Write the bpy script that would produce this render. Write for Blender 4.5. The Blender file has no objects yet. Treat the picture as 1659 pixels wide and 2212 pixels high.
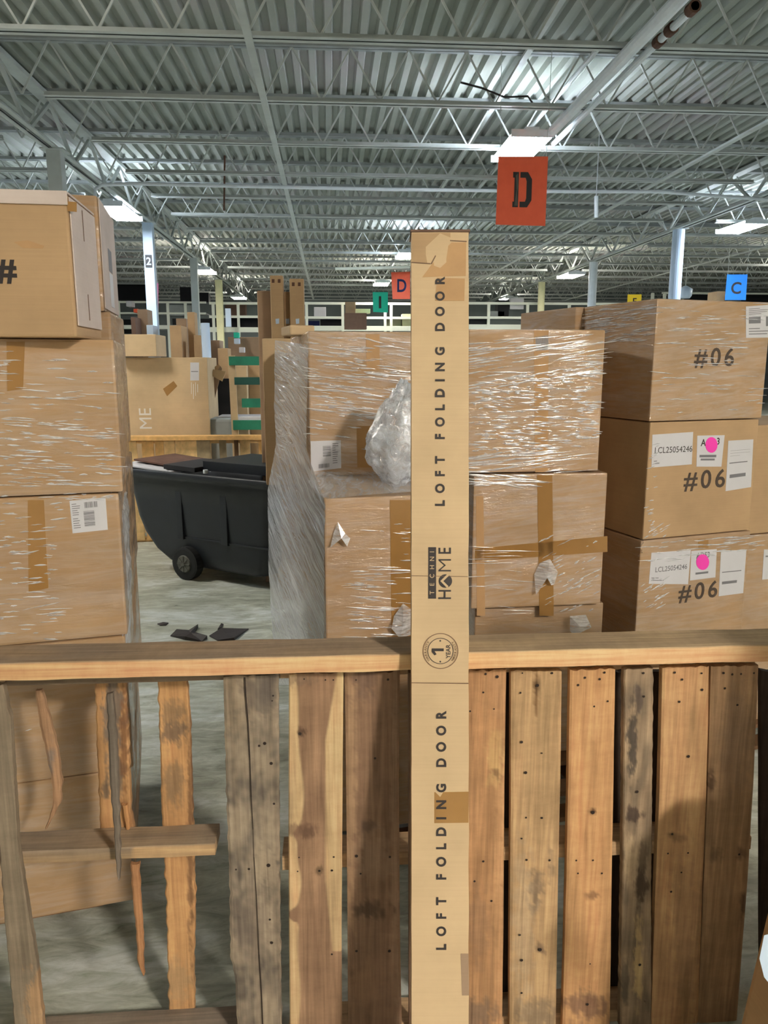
import bpy, bmesh, math, random
from mathutils import Vector, Matrix, noise
R = math.radians
sc = bpy.context.scene
COL = sc.collection
random.seed(7)

# ------------------------------------------------------------------ camera, world, exposure
CAM = Vector((0, 0, 1.84)); FPX = 1660.0; YAW = R(4.0); PITCH = R(10.95)
cd = bpy.data.cameras.new('camera'); cam = bpy.data.objects.new('camera', cd); COL.objects.link(cam)
cam.location = CAM; cam.rotation_euler = (R(90) - PITCH, 0, -YAW)
cd.sensor_fit = 'VERTICAL'; cd.sensor_height = 36.0; cd.lens = FPX / 2212 * 36.0
cd.clip_start = 0.05; cd.clip_end = 200
sc.camera = cam
world = bpy.data.worlds.new('world'); sc.world = world; world.use_nodes = True
world.node_tree.nodes['Background'].inputs[0].default_value = (0.86, 0.95, 1.0, 1)
world.node_tree.nodes['Background'].inputs[1].default_value = 0.12
sc.view_settings.view_transform = 'Standard'; sc.view_settings.look = 'None'
sc.view_settings.exposure = 0.1; sc.view_settings.gamma = 1.0
COOL = (0.80, 0.89, 1.0); WARM = (1.0, 0.88, 0.74)
TUBE = 78.0                      # radiance of the lamp tubes

Fv = Vector((math.sin(YAW) * math.cos(PITCH), math.cos(YAW) * math.cos(PITCH), -math.sin(PITCH)))
Rv = Vector((math.cos(YAW), -math.sin(YAW), 0)); Uv = Rv.cross(Fv)
def ray(x, y): return Fv * FPX + Rv * (x - 829.5) + Uv * (1106 - y)
def P(x, y, Y):                  # the point seen at photo position x,y that lies Y metres into the hall
    d = ray(x, y); return CAM + d * (Y / d.y)
def PZ(x, y, Z):
    d = ray(x, y); return CAM + d * ((Z - CAM.z) / d.z)
def hit(x, y, p0, n):
    d = ray(x, y); return CAM + d * ((p0 - CAM).dot(n) / d.dot(n))

# ------------------------------------------------------------------ materials
def srgb(r, g, b):
    return tuple(((c / 255 / 12.92) if c / 255 <= .04045 else ((c / 255 + .055) / 1.055) ** 2.4) for c in (r, g, b)) + (1,)
class NT:
    def __init__(s, name):
        s.m = bpy.data.materials.new(name); s.m.use_nodes = True; s.t = s.m.node_tree; s.n = s.t.nodes
        s.b = s.n['Principled BSDF']; s.out = s.n['Material Output']
    def new(s, k, **kw):
        o = s.n.new(k)
        for a, v in kw.items(): setattr(o, a, v)
        return o
    def link(s, a, b): s.t.links.new(a, b)
    def set(s, **kw):
        for k, v in kw.items(): s.b.inputs[k.replace('_', ' ')].default_value = v
    def coords(s, scale=(1, 1, 1), rot=(0, 0, 0), rnd=False):
        tc = s.new('ShaderNodeTexCoord'); mp = s.new('ShaderNodeMapping'); m0 = s.new('ShaderNodeMapping')
        mp.inputs['Scale'].default_value = scale; m0.inputs['Rotation'].default_value = rot
        s.link(tc.outputs['Object'], m0.inputs['Vector']); s.link(m0.outputs[0], mp.inputs['Vector'])
        if rnd:
            oi = s.new('ShaderNodeObjectInfo'); ml = s.new('ShaderNodeMath', operation='MULTIPLY'); ml.inputs[1].default_value = 37
            s.link(oi.outputs['Random'], ml.inputs[0]); s.link(ml.outputs[0], mp.inputs['Location'])
        return mp.outputs[0]
    def noise(s, vec, scale, detail=4, rough=.6, dist=0):
        nz = s.new('ShaderNodeTexNoise'); nz.inputs['Scale'].default_value = scale; nz.inputs['Detail'].default_value = detail
        nz.inputs['Roughness'].default_value = rough; nz.inputs['Distortion'].default_value = dist
        s.link(vec, nz.inputs['Vector']); return nz.outputs['Fac']
    def ramp(s, fac, pts):
        r = s.new('ShaderNodeValToRGB'); e = r.color_ramp.elements
        while len(e) < len(pts): e.new(.5)
        for el, (p, c) in zip(e, pts): el.position = p; el.color = c if len(c) == 4 else tuple(c) + (1,)
        s.link(fac, r.inputs[0]); return r.outputs[0]
    def mix(s, fac, a, b, mode='MIX'):
        m = s.new('ShaderNodeMix', data_type='RGBA', blend_type=mode)
        for v, i in ((fac, 0), (a, 6), (b, 7)):
            if isinstance(v, (int, float, tuple)): m.inputs[i].default_value = v
            else: s.link(v, m.inputs[i])
        return m.outputs[2]
    def bump(s, h, strength=.3, dist=.01, slot='Normal', prev=None):
        b = s.new('ShaderNodeBump'); b.inputs['Strength'].default_value = strength; b.inputs['Distance'].default_value = dist
        s.link(h, b.inputs['Height'])
        if prev is not None: s.link(prev, b.inputs['Normal'])
        if slot: s.link(b.outputs[0], s.b.inputs[slot])
        return b.outputs[0]
def plain(name, col, rough=.6, metal=0, var=.0, spec=.5, scale=8):
    t = NT(name); t.set(Roughness=rough, Metallic=metal, Specular_IOR_Level=spec)
    if var:
        f = t.noise(t.coords(), scale, 5)
        lo = tuple(c * (1 - var) for c in col[:3]) + (1,); hi = tuple(min(1, c * (1 + var)) for c in col[:3]) + (1,)
        t.link(t.ramp(f, [(.3, lo), (.7, hi)]), t.b.inputs['Base Color'])
    else: t.set(Base_Color=col)
    return t.m
def card(name, col, wrap=0.0, haze=0.0, ang=0.0):
    t = NT(name); t.set(Roughness=.72, Specular_IOR_Level=.25)
    f = t.noise(t.coords((1, 1, 1), rnd=True), 3.5, 5)
    lo = tuple(c * .86 for c in col[:3]) + (1,); hi = tuple(c * 1.1 for c in col[:3]) + (1,)
    base = t.ramp(f, [(.3, lo), (.72, hi)])
    g = t.noise(t.coords((3, 3, 220), rnd=True), 1, 2)                 # faint flute lines
    base = t.mix(.04, base, t.ramp(g, [(.3, (.25, .2, .15, 1)), (.7, (1, .9, .8, 1))]), 'OVERLAY')
    if haze:
        h = t.noise(t.coords((1.5, 1.5, 14), (0, ang, 0), True), 2.2, 6, .7, 1.2)
        hz = t.ramp(h, [(.42, (0, 0, 0, 1)), (.75, (haze, haze, haze, 1))])
        base = t.mix(hz, base, (.62, .60, .62, 1))
    t.link(base, t.b.inputs['Base Color'])
    if wrap:
        v1 = t.coords((2.6, 2.6, 19), (0, ang, 0), True)
        n1 = t.noise(v1, 3.2, 5, .62, 1.4)
        t.b.inputs['Coat Roughness'].default_value = .07; t.b.inputs['Coat IOR'].default_value = 1.9
        bn = t.bump(n1, 1.0, .005, 'Coat Normal')
        m = t.noise(t.coords((1.2, 1.2, 3.5), (0, ang, 0), True), 2.5, 3)
        t.link(t.ramp(m, [(.38, (0, 0, 0, 1)), (.56, (wrap, wrap, wrap, 1))]), t.b.inputs['Coat Weight'])
    return t.m
KR = srgb(190, 150, 106)
M = {}
M['card'] = card('cardboard', srgb(186, 156, 120))
M['card_pale'] = card('pale cardboard', srgb(208, 182, 146))
M['card_dull'] = card('dull cardboard', srgb(160, 136, 114))
M['card_wrap'] = card('cardboard under clinging film', srgb(176, 144, 108), .9, .25)
M['card_wrap_r'] = card('cardboard under film, rising folds', srgb(180, 148, 112), .9, .4, R(6))
M['card_wrap_d'] = card('cardboard under film, falling folds', srgb(176, 144, 108), 1, .5, R(-6))
M['card_lit'] = card('cardboard toned as lamp lit', srgb(212, 198, 192))  # cool lamp light on the side faces, put into the colour
M['tape'] = plain('brown packing tape', srgb(160, 120, 68), .28, var=.08)
M['tape_clear'] = plain('thin clear tape', srgb(196, 158, 116), .12, var=.1)
M['paper'] = plain('label paper', srgb(212, 212, 218), .5, var=.03)
M['ink'] = plain('black ink', srgb(48, 42, 42), .6)
M['ink_stencil'] = plain('dark brown stencil ink', srgb(74, 62, 54), .7)
M['ink_grey'] = plain('grey ink', srgb(120, 120, 126), .6)
M['ink_soft'] = plain('faded ink', srgb(120, 92, 70), .6)
M['pink'] = plain('pink dot sticker', srgb(255, 70, 190), .4)
M['white_ink'] = plain('white print', srgb(235, 230, 224), .5)
M['steel'] = plain('grey painted steel', srgb(190, 196, 194), .55, var=.1, scale=3)
M['steel_dark'] = plain('darker painted steel', srgb(150, 156, 156), .7, var=.15, scale=3)
M['white_steel'] = plain('white painted steel', srgb(220, 228, 234), .35, var=.06)
M['cream'] = plain('cream paint', srgb(240, 236, 190), .5, var=.05)
M['rail'] = plain('pale rail paint', srgb(244, 248, 236), .5)
M['black'] = plain('black rough plastic', srgb(26, 30, 36), .48, var=.15)
M['rubber'] = plain('tyre rubber', srgb(14, 14, 14), .7)
M['hub'] = plain('grey hub plastic', srgb(88, 88, 80), .6)
M['green'] = plain('green paint', srgb(24, 122, 96), .55, var=.2)
M['green_dark'] = plain('green_dark paint', srgb(14, 74, 66), .55, var=.15)
M['orange'] = plain('orange sign board', srgb(255, 104, 66), .55, var=.06)
M['blue'] = plain('blue sign board', srgb(40, 130, 240), .5)
M['teal'] = plain('teal sign board', srgb(20, 200, 170), .5)
M['yellow'] = plain('yellow sign board', srgb(238, 210, 40), .5)
M['rose'] = plain('pink board', srgb(226, 120, 170), .5)
M['navy'] = plain('navy fabric', srgb(26, 38, 90), .8)
M['dark'] = plain('dark goods', srgb(28, 28, 32), .8)
M['bluewhite'] = plain('pale blue plastic', srgb(196, 216, 240), .35)
M['wall'] = plain('grey block wall', srgb(120, 128, 130), .85, var=.12, scale=.6)
M['wall_dark'] = plain('dark wall', srgb(60, 64, 66), .9, var=.2, scale=.6)
M['brown'] = plain('brown goods', srgb(110, 84, 70), .7, var=.1)
M['rust'] = plain('rusty brown plate', srgb(96, 66, 52), .8, var=.3)
def film_mat(name, op=.3, bs=.02, ang=0, sc_=(6, 6, 60), axis='y', rough=.07):
    t = NT(name); t.set(Base_Color=(.88, .9, .95, 1), Roughness=rough, Specular_IOR_Level=1.0, IOR=2.0)
    tr = t.new('ShaderNodeBsdfTransparent'); mx = t.new('ShaderNodeMixShader')
    n1 = t.noise(t.coords(sc_, (0, ang, 0) if axis == 'y' else (ang, 0, 0), True), 1.2, 5, .65, 1.0)
    t.bump(n1, 1.0, bs)
    lw = t.new('ShaderNodeLayerWeight'); lw.inputs[0].default_value = .25
    cr = t.ramp(n1, [(.35, (op * .35,) * 3), (.7, (min(1, op * 1.9),) * 3)])
    ad = t.new('ShaderNodeMath', operation='ADD', use_clamp=True)
    t.link(cr, ad.inputs[0]); m2 = t.new('ShaderNodeMath', operation='MULTIPLY'); m2.inputs[1].default_value = .35
    t.link(lw.outputs['Facing'], m2.inputs[0]); t.link(m2.outputs[0], ad.inputs[1])
    t.link(ad.outputs[0], mx.inputs[0]); t.link(tr.outputs[0], mx.inputs[1]); t.link(t.b.outputs[0], mx.inputs[2])
    t.link(mx.outputs[0], t.out.inputs[0]); return t.m
M['film'] = film_mat('loose stretch film', .25, .006, R(35), (5, 5, 40))
M['film_side'] = film_mat('taut stretch film', .42, .008, R(-9), (1.6, 1.6, 46), 'x')
M['film_gather'] = film_mat('gathered stretch film', .75, .004, 0, (30, 30, 5))
M['fold'] = film_mat('folded film ridge', .55, .0003, 0, (10, 10, 60), rough=.1)
M['bubble'] = film_mat('bubble wrap', .62, .004, 0, (28, 28, 28), rough=.16)
M['bubble'].node_tree.nodes['Principled BSDF'].inputs['Base Color'].default_value = (.8, .88, 1, 1)
def emit(name, col, s):
    t = NT(name); t.set(Base_Color=(1, 1, 1, 1)); t.b.inputs['Emission Color'].default_value = col + (1,)
    t.b.inputs['Emission Strength'].default_value = s; return t.m
M['tube_cool'] = emit('cool lit tube', COOL, TUBE)
M['tube_warm'] = emit('warm lit tube', WARM, TUBE)
M['tube_key'] = emit('strong warm lit tube', (1.0, .90, .77), TUBE * 5.6)
M['tube_far'] = emit('warm white lit tube', (1, .93, .82), TUBE)
def wood_mat(name, along='z'):
    t = NT(name); t.set(Roughness=.78, Specular_IOR_Level=.22)
    at = t.new('ShaderNodeVertexColor', layer_name='tint')
    s = {'z': (46, 46, 2.0), 'x': (2.0, 46, 46)}[along]
    s2 = {'z': (140, 140, 5), 'x': (5, 140, 140)}[along]
    s3 = {'z': (9, 9, 22), 'x': (22, 9, 9)}[along]
    g = t.noise(t.coords(s, rnd=True), 1, 6, .6, 1.1)
    g2 = t.noise(t.coords(s2, rnd=True), 1, 3, .5)
    g3 = t.noise(t.coords(s3, rnd=True), 1, 5, .7)
    base = t.mix(.55, at.outputs[0], t.ramp(g, [(.3, (.30, .27, .25, 1)), (.62, (.62, .6, .58, 1))]), 'OVERLAY')
    base = t.mix(.30, base, t.ramp(g2, [(.35, (.3, .3, .3, 1)), (.6, (.6, .6, .6, 1))]), 'OVERLAY')
    base = t.mix(.30, base, t.ramp(g3, [(.35, (.32, .30, .28, 1)), (.62, (.6, .58, .56, 1))]), 'OVERLAY')
    t.link(base, t.b.inputs['Base Color']); t.bump(g, .35, .004); return t.m
M['wood_v'] = wood_mat('rough pallet wood, upright grain', 'z')
M['wood_h'] = wood_mat('rough pallet wood, lengthwise grain', 'x')
M['hole'] = plain('nail head', srgb(38, 24, 16), .7)

# ------------------------------------------------------------------ object helpers
def link(name, me, mats, parent=None, mw=None):
    o = bpy.data.objects.new(name, me); COL.objects.link(o)
    for m in (mats if isinstance(mats, (list, tuple)) else [mats]): me.materials.append(m)
    if mw is not None: o.matrix_world = mw
    if parent is not None:
        o.parent = parent
        if mw is not None: o.matrix_basis = parent_world(parent).inverted() @ mw
    return o
def parent_world(p):
    m = p.matrix_basis.copy()
    while p.parent: p = p.parent; m = p.matrix_basis @ m
    return m
def tag(o, label=None, cat=None, group=None, kind=None):
    if label: o['label'] = label
    if cat: o['category'] = cat
    if group: o['group'] = group
    if kind: o['kind'] = kind
    return o
def empty(name, loc, rz=0):
    o = bpy.data.objects.new(name, None); COL.objects.link(o); o.matrix_basis = Matrix.Translation(loc) @ Matrix.Rotation(rz, 4, 'Z'); o.empty_display_size = .1
    return o
def copy_tree(o, parent=None):
    c = o.copy(); COL.objects.link(c); c.parent = parent
    for ch in list(o.children): copy_tree(ch, c)
    return c
class MB:
    def __init__(s): s.v = []; s.f = []; s.mi = []
    def add(s, vs, fs, mi=0):
        k = len(s.v); s.v += [tuple(v) for v in vs]; s.f += [[i + k for i in f] for f in fs]; s.mi += [mi] * len(fs); return s
    def box(s, x0, x1, y0, y1, z0, z1, mi=0, M_=None):
        vs = [Vector((x, y, z)) for z in (z0, z1) for y in (y0, y1) for x in (x0, x1)]
        if M_ is not None: vs = [M_ @ v for v in vs]
        return s.add(vs, [(0, 2, 3, 1), (4, 5, 7, 6), (0, 1, 5, 4), (2, 6, 7, 3), (0, 4, 6, 2), (1, 3, 7, 5)], mi)
    def bar(s, a, b, w, h=None, mi=0):
        a = Vector(a); b = Vector(b); h = h or w; d = (b - a).normalized()
        up = Vector((0, 0, 1)) if abs(d.z) < .95 else Vector((0, 1, 0))
        x = d.cross(up).normalized() * w / 2; y = x.cross(d).normalized() * h / 2
        vs = [p + i * x + j * y for p in (a, b) for i, j in ((-1, -1), (1, -1), (1, 1), (-1, 1))]
        return s.add(vs, [(3, 2, 1, 0), (4, 5, 6, 7), (0, 1, 5, 4), (1, 2, 6, 5), (2, 3, 7, 6), (3, 0, 4, 7)], mi)
    def tube(s, pts, r, n=8, mi=0, cap=True):
        pts = [Vector(p) for p in pts]; rings = []
        for i, p in enumerate(pts):
            d = (pts[min(i + 1, len(pts) - 1)] - pts[max(i - 1, 0)]).normalized()
            up = Vector((0, 0, 1)) if abs(d.z) < .9 else Vector((0, 1, 0))
            x = d.cross(up).normalized(); y = x.cross(d)
            rr = r[i] if isinstance(r, (list, tuple)) else r
            rings.append([p + rr * (math.cos(2 * math.pi * k / n) * x + math.sin(2 * math.pi * k / n) * y) for k in range(n)])
        vs = [v for g in rings for v in g]; fs = []
        for i in range(len(pts) - 1):
            for k in range(n): fs.append((i * n + k, i * n + (k + 1) % n, (i + 1) * n + (k + 1) % n, (i + 1) * n + k))
        if cap: fs += [tuple(range(n))[::-1], tuple(range((len(pts) - 1) * n, len(pts) * n))]
        return s.add(vs, fs, mi)
    def build(s, name, mats, parent=None, mw=None, bevel=0, smooth=False):
        me = bpy.data.meshes.new(name); me.from_pydata(s.v, [], s.f); me.validate()
        for p, mi in zip(me.polygons, s.mi): p.material_index = mi; p.use_smooth = smooth
        bm = bmesh.new(); bm.from_mesh(me)
        if bevel:
            bmesh.ops.bevel(bm, geom=bm.edges[:], offset=bevel, segments=2, profile=.6, affect='EDGES')
        bmesh.ops.recalc_face_normals(bm, faces=bm.faces); bm.to_mesh(me); bm.free()
        return link(name, me, mats, parent, mw)
def text_mesh(s, size=1, off=0, ext=.01, space=1.0, shear=0):
    cu = bpy.data.curves.new('t', 'FONT'); cu.body = s; cu.size = size; cu.offset = off; cu.extrude = ext
    cu.align_x = 'CENTER'; cu.space_character = space; cu.shear = shear; cu.resolution_u = 4
    o = bpy.data.objects.new('t', cu); COL.objects.link(o)
    dg = bpy.context.evaluated_depsgraph_get(); me = bpy.data.meshes.new_from_object(o.evaluated_get(dg))
    bpy.data.objects.remove(o); bpy.data.curves.remove(cu)
    xs = [v.co.x for v in me.vertices]; ys = [v.co.y for v in me.vertices]
    cx, cy = (min(xs) + max(xs)) / 2, (min(ys) + max(ys)) / 2; W, Hh = max(xs) - min(xs), max(ys) - min(ys)
    for v in me.vertices: v.co.x = (v.co.x - cx) / Hh; v.co.y = (v.co.y - cy) / Hh; v.co.z = v.co.z / Hh
    return me, W / Hh              # a mesh one unit high, centred
def put_text(host, s, c, ex, ey, en, h, mat, name='lettering', off=.02, sx=1, parent=None, ext=.004, space=1.0):
    me, asp = text_mesh(s, 1, off, ext, space)
    ex = ex.normalized(); ey = ey.normalized(); en = en.normalized()
    m = Matrix((ex * h * sx, ey * h, en * h)).transposed().to_4x4(); m.translation = c + en * .0012
    me.transform(m if parent is None else parent_world(parent).inverted() @ m)
    o = link(name, me, mat); o.parent = parent; return o

# ------------------------------------------------------------------ cartons
def carton(label, xl, xr, yt, yb, D, rot=0, dep=.5, mat='card', group=None, name='cardboard_box', zt=None, zb=None, bev=.006, cat='box', right=None, lean=0):
    C = P(xl, yt, D); zt = C.z if zt is None else zt; zb = P(xl, yb, D).z if zb is None else zb
    a = R(rot); u = Vector((math.cos(a), math.sin(a), 0)); n = Vector((-math.sin(a), math.cos(a), 0))
    q = C - CAM; k = (xr - 829.5) / FPX
    w = (k * q.dot(Fv) - q.dot(Rv)) / (u.dot(Rv) - k * u.dot(Fv))
    h = zt - zb
    b = MB(); b.box(0, w, 0, dep, 0, h)
    mw = Matrix.Translation((C.x, C.y, zb)) @ Matrix.Rotation(a, 4, 'Z') @ Matrix.Rotation(lean, 4, 'Y')
    o = b.build(name, M[mat], mw=mw, bevel=min(bev, w * .2, h * .2)); o['_w'] = w; o['_d'] = dep; o['_h'] = h
    return tag(o, label, cat, group)
def face_frame(o, face):
    mw = parent_world(o); w, d, h = o['_w'], o['_d'], o['_h']; m3 = mw.to_3x3()
    if face == 'F': return mw.translation, m3 @ Vector((1, 0, 0)), m3 @ Vector((0, 0, 1)), m3 @ Vector((0, -1, 0))
    if face == 'L': return mw.translation, m3 @ Vector((0, -1, 0)), m3 @ Vector((0, 0, 1)), m3 @ Vector((-1, 0, 0))
    if face == 'R': return mw @ Vector((w, 0, 0)), m3 @ Vector((0, 1, 0)), m3 @ Vector((0, 0, 1)), m3 @ Vector((1, 0, 0))
    if face == 'T': return mw @ Vector((0, 0, h)), m3 @ Vector((1, 0, 0)), m3 @ Vector((0, 1, 0)), m3 @ Vector((0, 0, 1))
def on(o, face, x, y):
    p0, ex, ey, en = face_frame(o, face); return hit(x, y, p0, en)
def patch(o, face, pts, mat, name, lift=.0012, parent=None, label=None):
    p0, ex, ey, en = face_frame(o, face)
    W = [hit(x, y, p0, en) for x, y in pts]; inv = parent_world(parent or o).inverted()
    n = len(W); vs = [inv @ (p + en * (lift - .0009)) for p in W] + [inv @ (p + en * lift) for p in W]
    b = MB(); b.add(vs, [tuple(range(n)), tuple(range(n, 2 * n))] + [(i, (i + 1) % n, n + (i + 1) % n, n + i) for i in range(n)])
    c = b.build(name, M[mat]); c.parent = parent or o
    if label: c['label'] = label
    return c
def bilin(q, s, t):
    a = Vector(q[0]).lerp(Vector(q[1]), s); b = Vector(q[3]).lerp(Vector(q[2]), s); return a.lerp(b, t)
def marks(o, face, quad, rects, mat, parent, name='printing', lift=.0022):
    p0, ex, ey, en = face_frame(o, face); inv = parent_world(parent).inverted(); b = MB()
    for s0, s1, t0, t1 in rects:
        W = [hit(*bilin(quad, s, t), p0, en) + en * lift for s, t in ((s0, t0), (s1, t0), (s1, t1), (s0, t1))]
        b.add([inv @ w for w in W], [(0, 1, 2, 3)])
    c = b.build(name, M[mat]); c.parent = parent; return c
def barcode(s0, s1, t0, t1, n, vert=True, seed=1):
    rr = random.Random(seed); out = []
    for i in range(n):
        a = i / n; w = rr.uniform(.3, .75) / n
        out.append((s0 + (s1 - s0) * a, s0 + (s1 - s0) * (a + w), t0, t1) if vert else (s0, s1, t0 + (t1 - t0) * a, t0 + (t1 - t0) * (a + w)))
    return out
def lines(s0, s1, t0, t1, n, seed=1, th=.3):
    rr = random.Random(seed); return [(s0, s0 + (s1 - s0) * rr.uniform(.45, 1), t0 + (t1 - t0) * i / n, t0 + (t1 - t0) * (i + th) / n) for i in range(n)]
def lab(o, face, quad, rects, label=None, ink='ink_grey'):
    l = patch(o, face, quad, 'paper', 'paper_label', label=label); marks(o, face, quad, rects, ink, l); return l
def face_text(o, face, s, x, y, hpx, mat, sx=1, off=.02, rot=0, name='lettering', space=1.0):
    p0, ex, ey, en = face_frame(o, face); c = on(o, face, x, y)
    h = (on(o, face, x, y - hpx / 2) - on(o, face, x, y + hpx / 2)).length if rot == 0 else (on(o, face, x - hpx / 2, y) - on(o, face, x + hpx / 2, y)).length
    q = Matrix.Rotation(rot, 3, en); return put_text(o, s, c, q @ ex, q @ ey, en, h, M[mat], name, off, sx, o, .004, space)

# ================================================================== THE HALL
BC, DK = 4.87, 5.52            # underside of the joists and of the roof deck
t = NT('polished concrete'); t.set(Roughness=.35, Specular_IOR_Level=.5)
f1 = t.noise(t.coords((1, 2.2, 1)), 1.1, 6, .65, .6); f2 = t.noise(t.coords((1.2, 4, 1)), 4, 6, .7, 1)
b0 = t.ramp(f1, [(.3, srgb(132, 134, 120)), (.5, srgb(176, 180, 168)), (.7, srgb(216, 222, 222))])
b1 = t.mix(.6, b0, t.ramp(f2, [(.34, (.2, .2, .17, 1)), (.5, (.5, .5, .5, 1)), (.68, (.82, .84, .85, 1))]), 'OVERLAY')
t.link(b1, t.b.inputs['Base Color']); t.link(t.ramp(f2, [(.3, (.25,) * 3), (.7, (.6,) * 3)]), t.b.inputs['Roughness']); t.bump(f2, .15, .01)
M['floor'] = t.m
b = MB(); b.box(-30, 34, -26, 40, -.2, 0); tag(b.build('floor', M['floor']), kind='structure')
t = NT('painted roof deck'); t.set(Roughness=.9, Specular_IOR_Level=.1)
f1 = t.noise(t.coords((.5, .35, 1)), 1.0, 5, .6)
t.link(t.ramp(f1, [(.3, srgb(144, 150, 140)), (.55, srgb(168, 172, 166)), (.75, srgb(180, 172, 178))]), t.b.inputs['Base Color']); M['deck'] = t.m
b = MB(); x = -30; prof = []
while x < 34:
    prof += [(x, DK), (x + .075, DK), (x + .10, DK + .075), (x + .175, DK + .075)]; x += .2
vs = []
for (px, pz) in prof: vs += [(px, -26, pz), (px, 40, pz)]
b.add(vs, [(2 * i, 2 * i + 1, 2 * i + 3, 2 * i + 2) for i in range(len(prof) - 1)])
b.add([(-30, -26, DK + .3), (34, -26, DK + .3), (34, 40, DK + .3), (-30, 40, DK + .3)], [(0, 1, 2, 3)])
tag(b.build('ceiling', M['deck']), kind='structure')
b = MB(); b.box(-30, 34, 40, 40.2, 0, DK + .3); tag(b.build('wall_back', M['wall']), kind='structure')

def joist(X0, X1):
    r = empty('roof_joist', (0, 0, 0))
    m = MB(); m.box(X0, X1, -.07, -.01, DK - .05, DK); m.box(X0, X1, .01, .07, DK - .05, DK)
    m.build('top_chord', M['steel_dark'], r)
    m = MB(); m.box(X0 + .6, X1 - .6, -.075, -.012, BC, BC + .008); m.box(X0 + .6, X1 - .6, -.018, -.012, BC, BC + .06)
    m.box(X0 + .6, X1 - .6, .012, .075, BC, BC + .008); m.box(X0 + .6, X1 - .6, .012, .018, BC, BC + .06)
    m.build('bottom_chord', M['steel'], r)
    m = MB(); n = int((X1 - X0) / .34); s = (X1 - X0) / n
    for i in range(n):
        z0, z1 = (DK - .04, BC + .03) if i % 2 == 0 else (BC + .03, DK - .04)
        m.bar((X0 + i * s, 0, z0), (X0 + (i + 1) * s, 0, z1), .02)
    m.build('web_rods', M['steel'], r); return r
ORD = ['second', 'third', 'fourth', 'fifth', 'sixth', 'seventh', 'eighth', 'ninth', 'tenth', 'eleventh', 'twelfth', 'thirteenth', 'fourteenth', 'fifteenth', 'sixteenth', 'seventeenth', 'eighteenth', 'nineteenth', 'twentieth']
BAYS = [(-15.55, -3.85, 'left'), (-3.85, 7.9, 'middle'), (7.9, 19.65, 'right')]
for (X0, X1, w) in BAYS:
    j0 = joist(X0, X1)
    for i in range(19):
        j = j0 if i == 0 else copy_tree(j0); Y = 6.27 + 1.82 * i; j.location = (0, Y, 0)
        tag(j, 'open web steel roof joist in the %s bay, %s row back from the camera' % (w, ORD[i]), 'roof joist', 'roof joists')
def girder(X, w):
    r = empty('joist_girder', (X, 0, 0)); m = MB(); m.box(-.09, .09, 0, 40, DK - .12, DK - .06); m.build('top_chord', M['steel'], r)
    m = MB(); m.box(-.1, -.02, 0, 40, BC - .07, BC - .06); m.box(.02, .1, 0, 40, BC - .07, BC - .06); m.box(-.03, -.02, 0, 40, BC - .07, BC + .01); m.box(.02, .03, 0, 40, BC - .07, BC + .01)
    m.build('bottom_chord', M['steel'], r)
    m = MB()
    for i in range(int(40 / .91)):
        z0, z1 = (DK - .1, BC - .05) if i % 2 else (BC - .05, DK - .1); m.bar((0, i * .91 + .1, z0), (0, (i + 1) * .91 + .1, z1), .045)
    m.build('web_members', M['steel'], r)
    tag(r, 'steel truss girder running back along the %s column line' % w, 'girder')
girder(-3.85, 'left'); girder(7.9, 'right'); girder(19.65, 'far right'); girder(-15.55, 'far left')
# columns
def column(X, Y, mat, round_, label, wide=.2):
    r = empty('steel_column', (X, Y, 0)); m = MB()
    if round_: m.tube([(0, 0, 0), (0, 0, BC - .07)], wide / 2, 20)
    else: m.box(-wide / 2, wide / 2, -wide / 2, wide / 2, 0, BC - .07)
    m.build('shaft', M[mat], r, smooth=False, bevel=0 if round_ else .01)
    m = MB(); m.box(-.16, .16, -.16, .16, BC - .075, BC - .055); m.build('cap_plate', M['steel'], r)
    m = MB(); m.box(-.18, .18, -.18, .18, 0, .02); m.build('base_plate', M['steel'], r)
    return tag(r, label, 'column')
column(-3.85, 12.0, 'steel', 0, 'grey steel column nearest on the left, rising behind the wrapped boxes')
c = column(-3.85, 17.7, 'bluewhite', 0, 'pale blue square column with a small black number plate, left aisle', .21)
m = MB(); m.box(-.07, .07, -.012, 0, -.13, .13); pl = m.build('number_plate', M['ink'], c); pl.location = (0, -.106, 4.0); pl['label'] = 'small black number plate'
me, asp = text_mesh('2', 1, .02, .01); tt = link('numeral', me, M['bluewhite']); tt.parent = pl; tt.rotation_euler = (R(90), 0, 0); tt.scale = (.16, .16, .02); tt.location = (0, -.014, 0)
column(-3.85, 23.4, 'steel', 0, 'grey column behind the pale blue one in the left aisle', .2)
column(-3.95, 29.2, 'cream', 0, 'cream yellow column furthest back in the left aisle', .24)
column(7.9, 17.7, 'bluewhite', 1, 'thick pale round column on the right, above the wrapped stack marked 06', .27)
column(7.9, 23.4, 'white_steel', 1, 'round pale column second in the right line', .25)
column(7.9, 29.1, 'cream', 1, 'cream column furthest back in the right line', .25)
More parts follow.
